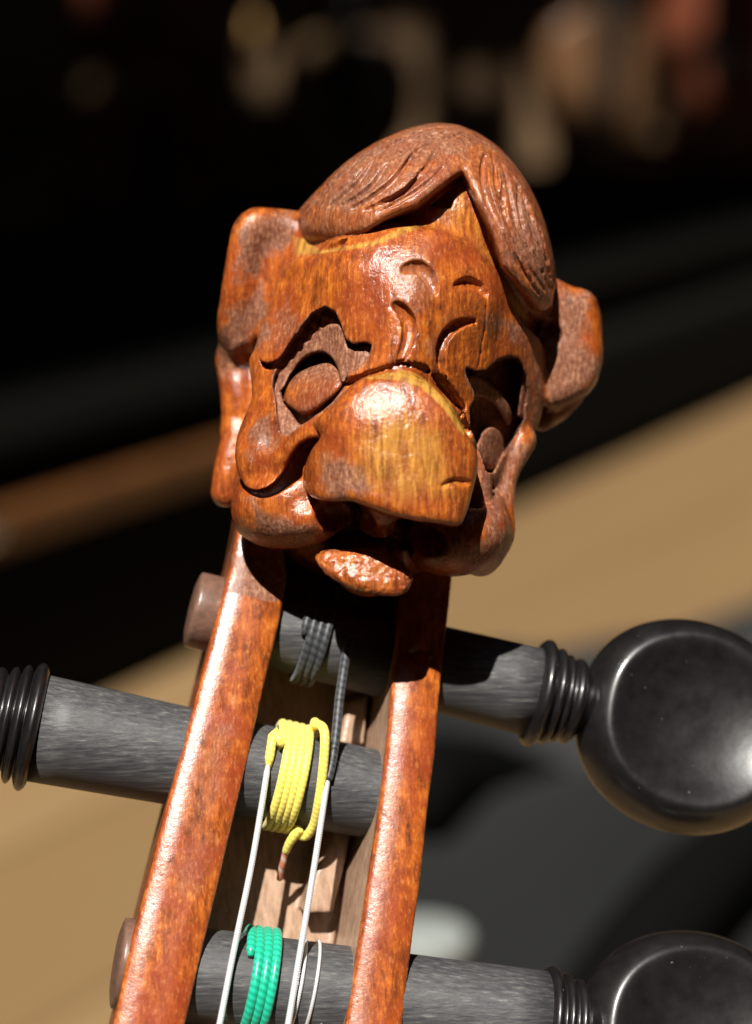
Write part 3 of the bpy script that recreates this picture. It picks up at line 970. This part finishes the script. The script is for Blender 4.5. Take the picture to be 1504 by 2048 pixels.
def thumb(parent, c, axis, R, tilt, roll=0.0, neck=3.0):
    """flat round thumb piece with both faces dished; c: centre mm; its disc stands along the axis"""
    a, n, m = frame(axis)
    nn = (n * math.cos(tilt) + m * math.sin(tilt)).normalized()
    mm = a.cross(nn)
    prof = [(0.0, 2.5), (0.2, 2.58), (0.4, 2.92), (0.58, 3.50), (0.69, 3.98), (0.745, 4.17), (0.785, 4.2), (0.825, 4.02), (0.88, 3.45), (0.935, 2.5), (0.98, 1.25), (1.0, 0.0)]
    prof = [tuple(q) for q in catmull(prof, 3)]
    seg = 96
    V, F = [], []
    rings = [(r, z) for r, z in prof] + [(r, -z) for r, z in prof[-2::-1]]
    for r, z in rings:
        for j in range(seg):
            th = 2 * math.pi * j / seg
            ca, sa = math.cos(th), math.sin(th)
            sh = 1.0 + 0.045 * math.cos(2 * th) - 0.05 * math.exp(-((math.pi - th) / 0.45) ** 2)
            V.append((Vector(c) + (a * ca + mm * sa) * (R * r * sh) + nn * z) * 0.001)
    for i in range(len(rings) - 1):
        for j in range(seg):
            k = (j + 1) % seg
            F.append((i * seg + j, (i + 1) * seg + j, (i + 1) * seg + k, i * seg + k))
    mesh_obj("thumb_piece", V, F, M_EBONYP, parent)


def make_peg(p0, p1, r0, r1, beads, disc, R, tilt=0.0, dome=0.5, neck=()):
    """p0: tip, p1: shaft end at the collar (mm); beads: (offset, width, radius)"""
    p0, p1 = Vector(p0), Vector(p1)
    ax = (p1 - p0).normalized()
    L = (p1 - p0).length
    shaft = lathe("tuning_peg", M_EBONY, p0, ax, [(-dome * 0.9, r0 * 0.35), (-dome * 0.75, r0 * 0.62), (-dome * 0.35, r0 * 0.86), (0.0, r0 * 0.97), (0.35, r0)]
                  + [(L * i / 12, r0 + (r1 - r0) * i / 12) for i in range(1, 13)], fiddle)
    lathe("peg_end", M_PEGEND, p0, ax, [(-dome * 0.95, r0 * 0.35), (-dome * 0.8, r0 * 0.68), (-dome * 0.4, r0 * 0.92), (-0.05, r0 * 1.0), (0.3, r0 * 1.012), (4.6, r0 * 1.012), (4.7, r0 * 0.98)], shaft)
    prof = []
    for (t, w, r) in beads:
        prof += bead(L + t, w, r * 0.86, r)
    prof += [(L + t, r) for t, r in neck]
    lathe("collar", M_EBONYP, p0, ax, prof, shaft)
    if disc is not None:
        thumb(shaft, disc, ax, R, tilt)
    return shaft


def pw(x, y, down=5.6):
    """point on the peg plane seen at photograph pixel (x, y)"""
    w = -6.0
    for _ in range(6):
        q = px(x, y, w)
        w = ztop(q[0], q[1]) - down
    return px(x, y, w)


def build_pegs():
    # upper peg, thumb piece to the right
    a0, a1 = pw(388, 1219), pw(1068, 1384)
    make_peg(a0, a1, 3.7, 4.45, [(-0.3, 1.5, 5.45), (1.25, 1.1, 4.9), (2.3, 0.9, 4.5), (3.25, 1.3, 4.35)], pw(1372, 1452), 11.3, -0.26, neck=[(4.5, 3.5), (5.6, 3.0), (7.6, 2.7)])
    # left peg, thumb piece beyond the frame
    b0, b1 = pw(812, 1601), pw(74, 1456)
    make_peg(b0, b1, 4.15, 5.1, [(-0.1, 1.35, 6.15), (1.4, 1.0, 5.7), (2.5, 1.0, 5.3), (3.6, 1.4, 5.0)], pw(-250, 1395), 11.3, 0.1, neck=[(5.0, 3.9), (6.2, 3.3), (8.2, 2.8)])
    # lower peg
    c0, c1 = pw(238, 1926), pw(1078, 2052)
    make_peg(c0, c1, 4.15, 5.2, [(-0.1, 1.4, 5.75), (1.4, 1.2, 5.3), (2.7, 1.2, 4.9)], pw(1384, 2092), 11.5, -0.38, neck=[(4.2, 3.9), (5.6, 3.4), (7.6, 3.0)])
    return (Vector(a0), Vector(a1)), (Vector(b0), Vector(b1)), (Vector(c0), Vector(c1))


# ------------------------------------------------------------------ strings
def tube_mesh(name, pts, r, mat, parent, seg=10, n=6, rend=None):
    q = [Vector(p) for p in catmull(pts, n)] if n > 1 else [Vector(p) for p in pts]
    V, F, U = [], [], []
    T = [(q[min(i + 1, len(q) - 1)] - q[max(i - 1, 0)]).normalized() for i in range(len(q))]
    up = Vector((0.3, 0.1, 1)).normalized()
    s = 0.0
    S = []
    for i, p in enumerate(q):
        if i:
            s += (p - q[i - 1]).length
        S.append(s)
    for i, p in enumerate(q):
        t = T[i]
        up = (up - t * up.dot(t)).normalized()
        b = t.cross(up)
        rr = r if rend is None else r + (rend - r) * i / (len(q) - 1)
        if i in (0, len(q) - 1):
            rr *= 0.6
        for j in range(seg):
            th = 2 * math.pi * j / seg
            V.append((p + (up * math.cos(th) + b * math.sin(th)) * rr) * 0.001)
    for i in range(len(q) - 1):
        for j in range(seg):
            k = (j + 1) % seg
            F.append((i * seg + j, i * seg + k, (i + 1) * seg + k, (i + 1) * seg + j))
            U.append(((S[i], j / seg), (S[i], (j + 1) / seg), (S[i + 1], (j + 1) / seg), (S[i + 1], j / seg)))
    nb = len(F)
    F.append(tuple(range(seg))[::-1])
    F.append(tuple((len(q) - 1) * seg + j for j in range(seg)))
    o = mesh_obj(name, V, F, mat, parent)
    uv = o.data.uv_layers.new(name="UVMap")
    li = 0
    for fi, p in enumerate(o.data.polygons):
        for c in range(p.loop_total):
            uv.data[p.loop_start + c].uv = U[fi][c] if fi < nb else (0, 0)
    return o


def coil(p0, p1, r0, r1, x_a, x_b, turns, wire, start=0.0, sgn=1, npt=20):
    """helix round the peg from photograph column x_a to x_b; start angle 0 = towards the viewer, positive turns go up and over"""
    ax = (p1 - p0).normalized()
    a, n, m = frame(ax)
    if m.y < 0:
        m = -m
    L = (p1 - p0).length
    def t_at(x):
        lo, hi = 0.0, 1.0
        inc = p1.x > p0.x
        for _ in range(40):
            mid = (lo + hi) / 2
            p = p0 + (p1 - p0) * mid
            xx = p.x * FPX / (DIST - p.z) + 752
            if (xx < x) == inc:
                lo = mid
            else:
                hi = mid
        return lo
    ta, tb = t_at(x_a), t_at(x_b)
    N = int(npt * turns)
    out = []
    for i in range(N + 1):
        f = i / N
        th = start + sgn * 2 * math.pi * turns * f
        t = ta + (tb - ta) * f
        r = r0 + (r1 - r0) * t + wire
        out.append(p0 + (p1 - p0) * t + (n * math.cos(th) + m * math.sin(th)) * r)
    return out


def build_strings(A, B, C):
    (a0, a1), (b0, b1), (c0, c1) = A, B, C

    def P(x, y, w):
        return Vector(px(x, y, w))

    def Q(x, y, off):
        return Vector(pw(x, y, -off))
    # --- yellow: coils on the left peg, silver string running down from the leftmost coil
    top_y = coil(b0, b1, 4.15, 5.1, 599, 543, 4.35, 0.46, start=2.9, sgn=-1)
    silver_a = Q(537, 1525, -0.5)
    s1 = tube_mesh("string", [silver_a, Q(505, 1720, -0.4), Q(470, 1890, -0.3), Q(438, 2055, -0.2), Q(405, 2220, 0), Q(335, 2520, 0)], 0.30, M_STEEL, fiddle, 12, 6)
    tube_mesh("silk_winding", top_y + [Q(549, 1462, -1.0), Q(543, 1490, -0.55), silver_a + Vector((-0.03, -0.5, 0.05))], 0.45, M_YEL, s1, 12, 2)
    # the separate turn, its knot and the striped end
    zb = pw(640, 1560)[2]
    tube_mesh("silk_winding", [P(622, 1640, zb - 4.4), P(628, 1462, zb + 1.5), P(634, 1450, zb + 3.0), P(646, 1456, zb + 4.0), P(650, 1480, zb + 4.8), P(646, 1540, zb + 5.1), P(638, 1600, zb + 4.8), P(628, 1648, zb + 3.6),
                               P(612, 1672, zb + 2.8), P(596, 1668, zb + 2.6), P(588, 1655, zb + 2.0)], 0.45, M_YEL, s1, 12, 5)
    tube_mesh("silk_winding", [P(600, 1655, zb + 3.2), P(588, 1672, zb + 3.0), P(578, 1688, zb + 2.6), P(571, 1706, zb + 2.0)], 0.52, M_YEL, s1, 12, 5, 0.36)
    tube_mesh("string_end", [P(572, 1700, zb + 2.1), P(566, 1725, zb + 1.6), P(561, 1745, zb + 1.0), P(559, 1760, zb + 0.5)], 0.30, M_COP, s1, 10, 5)
    # --- black: coils on the upper peg, thread running down to the second silver string
    cb = coil(a0, a1, 3.7, 4.45, 646, 598, 3.4, 0.42, start=2.6, sgn=-1)
    s2 = tube_mesh("string", [Q(656, 1552, -0.5), Q(632, 1710, -0.4), Q(606, 1870, -0.3), Q(576, 2050, -0.2), Q(546, 2220, 0), Q(490, 2520, 0)], 0.31, M_STEEL, fiddle, 12, 6)
    tube_mesh("silk_winding", cb, 0.43, M_BLK, s2, 12, 2)
    za = pw(690, 1290)[2]
    tube_mesh("silk_winding", [P(690, 1340, za - 3.4), P(696, 1262, za + 0.6), P(698, 1272, za + 2.8), P(694, 1300, za + 4.5), P(686, 1350, za + 5.2), Q(679, 1400, -0.8), Q(672, 1470, -0.6), Q(663, 1530, -0.5), Q(655, 1562, -0.5)], 0.44, M_BLK, s2, 12, 6)
    # loose fibres of the black thread
    rnd = random.Random(3)
    for i in range(9):
        y = rnd.uniform(1390, 1540)
        x = 681 - (y - 1400) * 0.165
        p = Q(x, y, -0.4)
        tube_mesh("fibre", [p, p + Vector((rnd.uniform(-0.5, 0.6), rnd.uniform(-0.4, 0.5), rnd.uniform(0, 0.5))), p + Vector((rnd.uniform(-0.7, 0.9), rnd.uniform(-0.8, 0.3), rnd.uniform(0, 0.6)))], 0.028, M_BLK, s2, 5, 4)
    # --- green: three turns on the lower peg and its bare string
    g = coil(c0, c1, 4.15, 5.2, 538, 482, 3.3, 0.44, start=2.6, sgn=-1)
    s3 = tube_mesh("string", coil(c0, c1, 4.15, 5.2, 640, 570, 2.5, 0.16, start=-0.4, sgn=-1), 0.17, M_STEEL, fiddle, 8, 2)
    tube_mesh("silk_winding", g, 0.45, M_GRN, s3, 12, 2)


# ------------------------------------------------------------------ surroundings
def ray(x, y):
    return (C_R * ((x - 752) / FPX) + C_U * ((1024 - y) / FPX) - C_B)


def on_floor(x, y, z=0.0):
    d = ray(x, y)
    return CAM + d * ((z - CAM.z) / d.z)


def wood_floor():
    m, nt, b = new_mat("floor_boards")
    tc = node(nt, "ShaderNodeTexCoord")
    mp = node(nt, "ShaderNodeMapping")
    mp.inputs["Rotation"].default_value = (0, 0, -1.05)
    nt.links.new(tc.outputs["Object"], mp.inputs[0])
    br = node(nt, "ShaderNodeTexBrick")
    nt.links.new(mp.outputs[0], br.inputs["Vector"])
    br.inputs["Scale"].default_value = 1.0
    br.inputs["Brick Width"].default_value = 1.6
    br.inputs["Row Height"].default_value = 0.11
    br.inputs["Mortar Size"].default_value = 0.0015
    br.inputs["Color1"].default_value = (0.185, 0.118, 0.050, 1)
    br.inputs["Color2"].default_value = (0.240, 0.158, 0.072, 1)
    br.inputs["Mortar"].default_value = (0.08, 0.05, 0.02, 1)
    mp2 = node(nt, "ShaderNodeMapping")
    mp2.inputs["Scale"].default_value = (3, 40, 3)
    nt.links.new(mp.outputs[0], mp2.inputs[0])
    n = noise(nt, mp2.outputs[0], 1.0, 5, 0.6)
    c = mixc(nt, maprange(nt, n, 0.35, 0.7), br.outputs["Color"], (0.18, 0.10, 0.045))
    nt.links.new(mixc(nt, 0.6, br.outputs["Color"], c), b.inputs["Base Color"])
    b.inputs["Roughness"].default_value = 0.5
    return m


def box_mesh(name, mat, lo, hi, parent=None, bev=0.0, M=None):
    bm = bmesh.new()
    bmesh.ops.create_cube(bm, size=1.0)
    lo, hi = Vector(lo), Vector(hi)
    for v in bm.verts:
        v.co = Vector([(lo[i] + hi[i]) / 2 + v.co[i] * (hi[i] - lo[i]) for i in range(3)])
    if bev:
        bmesh.ops.bevel(bm, geom=bm.edges[:], offset=bev, segments=3, affect='EDGES', profile=0.5)
    if M:
        bm.transform(M)
    me = bpy.data.meshes.new(name)
    bm.to_mesh(me)
    bm.free()
    me.materials.append(mat)
    o = bpy.data.objects.new(name, me)
    COL.objects.link(o)
    if parent:
        o.parent = parent
    return o


def on_wall(x, y, Y):
    d = ray(x, y)
    return CAM + d * ((Y - CAM.y) / d.y)


VIOLIN = [(0.0, 0.02), (0.01, 0.06), (0.04, 0.087), (0.09, 0.101), (0.14, 0.1035), (0.19, 0.093), (0.225, 0.072), (0.25, 0.058), (0.29, 0.055), (0.325, 0.062),
          (0.345, 0.074), (0.36, 0.077), (0.42, 0.083), (0.465, 0.080), (0.51, 0.060), (0.535, 0.03), (0.54, 0.012)]


def hung_fiddle(base, yaw, tilt, mat, label, flip=False):
    """a whole violin standing upright; base: bottom of its body"""
    k = 0.355 / 0.54
    root = empty("hanging_fiddle")
    root.location = base
    root.rotation_euler = (tilt, math.pi if flip else 0.0, yaw)
    tag(root, label, "fiddle", "fiddles hung in the dark behind")
    half = catmull([(w, h * k) for h, w in VIOLIN], 3)
    out = [(x, z) for x, z in half] + [(-x, z) for x, z in half[::-1]]
    n = len(out)
    V, F = [], []
    lay = [(-0.018, 0.0, 0.86), (-0.016, 0.0, 0.985), (-0.014, 0, 1.0), (0.014, 0, 1.0), (0.016, 0, 0.985), (0.0185, 0, 0.90), (0.026, 0, 0.55), (0.029, 0, 0.15)]
    for y, _, sc in lay:
        for x, z in out:
            V.append((x * sc, -y, 0.17 + (z - 0.17) * sc))
    for i in range(len(lay) - 1):
        for j in range(n):
            q = (j + 1) % n
            F.append((i * n + j, i * n + q, (i + 1) * n + q, (i + 1) * n + j))
    F.append(tuple(range(n))[::-1])
    F.append(tuple((len(lay) - 1) * n + j for j in range(n)))
    mesh_obj("body", V, F, mat, root)
    box_mesh("neck", mat, (-0.012, -0.018, 0.35), (0.012, 0.006, 0.50), root, 0.004)
    box_mesh("fingerboard", M_BLACKWOOD, (-0.016, -0.036, 0.225), (0.016, -0.0185, 0.495), root, 0.003)
    box_mesh("tailpiece", M_BLACKWOOD, (-0.018, -0.046, 0.01), (0.018, -0.034, 0.12), root, 0.004)
    box_mesh("bridge", M_PALEWOOD, (-0.020, -0.052, 0.160), (0.020, -0.030, 0.166), root, 0.001)
    scr = [Vector((0, -0.010 + 0.018 * (1 - t / 12) * math.sin(t * 0.9), 0.55 + 0.018 * (1 - t / 12) * math.cos(t * 0.9))) * 1000 for t in range(12)]
    tube_mesh("scroll", [Vector((0, -6, 495)), Vector((0, -8, 525))] + scr, 9.0, mat, root, 10, 3, 4.0)
    for sx in (-1, 1):
        for h in (0.512, 0.535):
            lathe("peg", M_BLACKWOOD, Vector((sx * 10, -8, h * 1000)), Vector((sx, 0, 0)), [(0, 3), (10, 3.4), (12, 4), (14, 8), (20, 9), (25, 7), (27, 2)], root, 12)
    return root


def build_room():
    global M_BLACKWOOD, M_PALEWOOD
    M_BLACKWOOD = plain("black_fittings", (0.015, 0.014, 0.013), 0.3, 0, 0.2, 0.05)
    M_PALEWOOD = plain("pale_maple", (0.5, 0.36, 0.2), 0.5, 0, 0.2, 0.05)
    v1 = plain("brown_varnish", (0.115, 0.058, 0.027), 0.24, 0, 0.35, 0.02)
    v2 = plain("honey_varnish", (0.13, 0.080, 0.040), 0.24, 0, 0.3, 0.02)
    v3 = plain("dark_red_varnish", (0.12, 0.035, 0.018), 0.22, 0, 0.3, 0.02)
    black = plain("black_leatherette", (0.010, 0.0100, 0.0088), 1.0, 0, 0.3, 0.3, 0.0, 0.0)
    cloth = plain("black_cloth", (0.0065, 0.0070, 0.0068), 0.8, 0, 0.25, 0.6, 0.3, 0.2, 0.1)
    wallm = plain("dark_wall_boards", (0.120, 0.074, 0.040), 0.7, 0, 0.5, 0.006, 0, 0.1)
    rail = plain("brown_rail_wood", (0.085, 0.032, 0.008), 0.45, 0, 0.3, 0.02)
    tin = plain("pale_enamel", (0.24, 0.26, 0.245), 0.45, 0, 0.05, 0.05)
    brass = plain("brass", (0.60, 0.36, 0.14), 0.45, 1.0, 0.1, 0.1)
    chrome = plain("chrome", (0.8, 0.8, 0.8), 0.2, 1.0, 0.05, 0.1)
    M_OLD = plain("old_brass", (0.12, 0.085, 0.04), 0.6, 0.3, 0.1, 0.1)
    fl = mesh_obj("floor", [(-6, -5, 0), (6, -5, 0), (6, 9, 0), (-6, 9, 0)], [(0, 1, 2, 3)], wood_floor(), None, False)
    tag(fl, kind="structure")
    YW = 2.75
    w = box_mesh("wall", wallm, (-4, YW, -0.05), (4, YW + 0.12, 2.4))
    tag(w, kind="structure")
    # black instrument case lying across the floor, brown rail along its top edge
    p0, p1 = on_floor(0, 1500), on_floor(1504, 800)
    d = (p1 - p0).normalized()
    ang = math.atan2(d.y, d.x)
    case = empty("instrument_case")
    case.location = p0
    case.rotation_euler = (0, 0, ang)
    tag(case, "long black instrument case lying across the wooden floor with brown wooden rail", "case")
    h = 0.105
    # the dark room: walls and a ceiling with one long unseen roof window, shaped to place the sun patch
    HC = 2.3
    for lo, hi in (((-3.1, -2.6, -0.05), (-3.0, YW, HC)), ((3.0, -2.6, -0.05), (3.1, YW, HC)), ((-3.0, -2.7, -0.05), (3.0, -2.6, HC))):
        tag(box_mesh("wall", wallm, lo, hi), kind="structure")
    sh = LSUN * (HC / LSUN.z)
    MC = Matrix.Translation(Vector((p0.x + sh.x, p0.y + sh.y, HC))) @ Matrix.Rotation(ang, 4, 'Z')
    x0, x1, y0, y1 = -0.75, 1.45, -1.05, 0.03
    holes = [[(MC @ Vector(q)) for q in ((x0, y0, 0), (x1, y0, 0), (x1, y1, 0), (x0, y1, 0))]]
    # slots added in the ceiling to throw strips of sun on the far wall
    for ax, ay, bx, by in ((742, -40, 832, 330), (1030, 40, 1110, 300), (1122, 70, 1310, 500), (1385, 365, 1452, 440), (482, 0, 538, 118), (1330, 60, 1440, 330), (640, 60, 690, 340), (150, 75, 215, 145), (296, -20, 345, 190), (212, 205, 262, 300), (1180, -40, 1300, 30), (905, 60, 975, 110)):
        c0, c1 = on_wall(ax, by, YW - 0.04), on_wall(bx, ay, YW - 0.04)
        holes.append([p + LSUN * ((HC - p.z) / LSUN.z) for p in (Vector((c0.x, c0.y, c0.z)), Vector((c1.x, c0.y, c0.z)), Vector((c1.x, c0.y, c1.z)), Vector((c0.x, c0.y, c1.z)))])
    from mathutils.geometry import delaunay_2d_cdt
    pts = [Vector(q) for q in ((-3.1, -2.7), (3.1, -2.7), (3.1, YW + 0.12), (-3.1, YW + 0.12))]
    edges = [(0, 1), (1, 2), (2, 3), (3, 0)]
    for hq in holes:
        o0 = len(pts)
        pts += [Vector((q.x, q.y)) for q in hq]
        edges += [(o0 + i, o0 + (i + 1) % 4) for i in range(4)]
    vv, _, ff, _, _, _ = delaunay_2d_cdt(pts, edges, [], 1, 1e-6)
    keep = []
    for f in ff:
        cx, cy = sum(vv[i].x for i in f) / 3, sum(vv[i].y for i in f) / 3
        if not any(poly_sdf(np.array([[cx]]), np.array([[cy]]), [(q.x, q.y) for q in hq])[0, 0] < 0 for hq in holes):
            keep.append(tuple(f))
    me = bpy.data.meshes.new("ceiling")
    me.from_pydata([(q.x, q.y, HC) for q in vv], [], keep)
    me.update()
    me.materials.append(wallm)
    co = bpy.data.objects.new("ceiling", me)
    cs = co.modifiers.new("thickness", 'SOLIDIFY')
    cs.thickness = 0.02
    cs.offset = 1.0
    COL.objects.link(co)
    tag(co, kind="structure")
    box_mesh("body", black, (-0.5, 0.0, 0.0), (1.6, 0.45, h), case, 0.02)
    box_mesh("lid", black, (-0.5, 0.004, h + 0.002), (1.6, 0.446, h + 0.055), case, 0.025)
    box_mesh("edge_rail", rail, (-0.48, -0.012, h - 0.013), (0.42, 0.003, h + 0.005), case, 0.004)
    for x in (0.0,):
        la = box_mesh("latch", chrome, (x - 0.030, -0.018, h - 0.006), (x - 0.016, -0.0125, h + 0.006), case, 0.003)

    # black folded cloth in front
    nx, ny = 90, 60
    e0, e1, e2, e3 = on_floor(720, 1490), on_floor(1900, 1110), on_floor(560, 2300), on_floor(2500, 2300)
    def fold(x, y):
        g = x * 0.78 - y * 0.62 + 0.03 * math.sin(y * 9)
        return 0.006 + 0.034 * (1 + math.sin(g * 44 + 1.4 * math.sin(g * 17))), 0.006 * (1 + math.sin(x * 31 + y * 13))
    V, F = [], []
    for j in range(ny + 1):
        for i in range(nx + 1):
            a, b = i / nx, j / ny
            p = (e0 * (1 - a) + e1 * a) * (1 - b) + (e2 * (1 - a) + e3 * a) * b
            edge = min(1, b * 2.4, a * 10)
            f = sum(fold(p.x, p.y)) * edge - 0.006
            V.append(p + Vector((0.012 * math.sin(p.x * 23), 0.012 * math.sin(p.y * 19 + p.x * 8), 0.006 + f)))
    for j in range(ny):
        for i in range(nx):
            q = j * (nx + 1) + i
            F.append((q, q + nx + 1, q + nx + 2, q + 1))
    cl = mesh_obj("black_cloth", V, F, cloth)
    sd = cl.modifiers.new("thickness", 'SOLIDIFY')
    sd.thickness = 0.004
    tag(cl, "black cloth lying in loose folds on the wooden floor", "cloth")
    # small pale things on the cloth
    tp = on_floor(842, 1922, 0.05)
    tz = max(sum(fold(tp.x + dx, tp.y + dy)) for dx in (-0.012, 0, 0.012) for dy in (-0.012, 0, 0.012))
    tp = on_floor(842, 1922, tz)
    t = lathe("round_tin", tin, Vector((tp.x, tp.y, tz + 0.002)) * 1000, Vector((0, 0, 1)), [(0, 12), (1, 13), (5, 13), (6, 12.5), (6.5, 11)], None, 32, Vector((1, 0, 0)))
    tag(t, "round pale grey tin lying on the black cloth beside the lower peg", "tin")
    stripem = plain("dark_stripe_black", (0.004, 0.004, 0.004), 0.9, 0, 0.2, 0.5, 0, 0.0)  # black tubes added to give the cloth dark diagonal stripes
    for k, (qa, qb, lab) in enumerate((((800, 1850), (1420, 1380), "added black tube for a dark stripe crossing the black cloth behind the two round peg heads"),
                                       ((1010, 2120), (1640, 1600), "added black tube for a dark stripe on the black cloth, nearest the camera"))):
        pa, pb = on_floor(*qa, 0.05), on_floor(*qb, 0.05)
        pts = []
        for i in range(25):
            p = pa.lerp(pb, i / 24)
            pts.append(Vector((p.x, p.y, sum(fold(p.x, p.y)) + 0.014)) * 1000)
        sp = tube_mesh("dark_stripe", pts, 15, stripem, None, 12, 3)
        tag(sp, lab, "dark_stripe", "dark stripe tubes added on the black cloth")

    # fiddles hung along the dark wall
    def hang(x, y, yaw, tilt, mat, label, dy=0.10, flip=False):
        return hung_fiddle(on_wall(x, y, YW - dy), yaw, tilt, mat, label, flip)
    hang(1180, 600, 0.25, 0.08, v1, "brown varnished fiddle with sunlit patches, hung upright on the dark wall")
    hang(700, 640, -0.15, 0.06, v2, "honey brown fiddle hung on the dark wall just above the carved hair")
    hang(300, 430, 0.3, 0.05, v3, "very dark red fiddle hung in shade above the black instrument case")
    hang(1440, 520, -0.3, 0.08, v3, "dark red fiddle glowing where sun strikes it, hung beside the brown one")
    # brass knob added to make a blurred amber glint
    def knob(x, y, Y, r, mat, label, name="glint_knob", L=1.0):
        p = Vector(on_wall(x, y, Y)) * 1000
        o = lathe(name, mat, p, Vector((0, 0.2, 1)), [(-r * L, r * 0.4), (-r * L * 0.8, r * 0.8), (-r * L * 0.4, r), (r * L * 0.4, r), (r * L * 0.8, r * 0.8), (r * L, r * 0.4)], None, 20, Vector((1, 0, 0)))
        tag(o, label, "glint")
    knob(508, 60, YW - 0.012, 11, brass, "small brass knob added for an amber glint high on the dark wall", L=2.2)


build_head()
build_pegbox()
pegs = build_pegs()
build_strings(*pegs)
build_room()
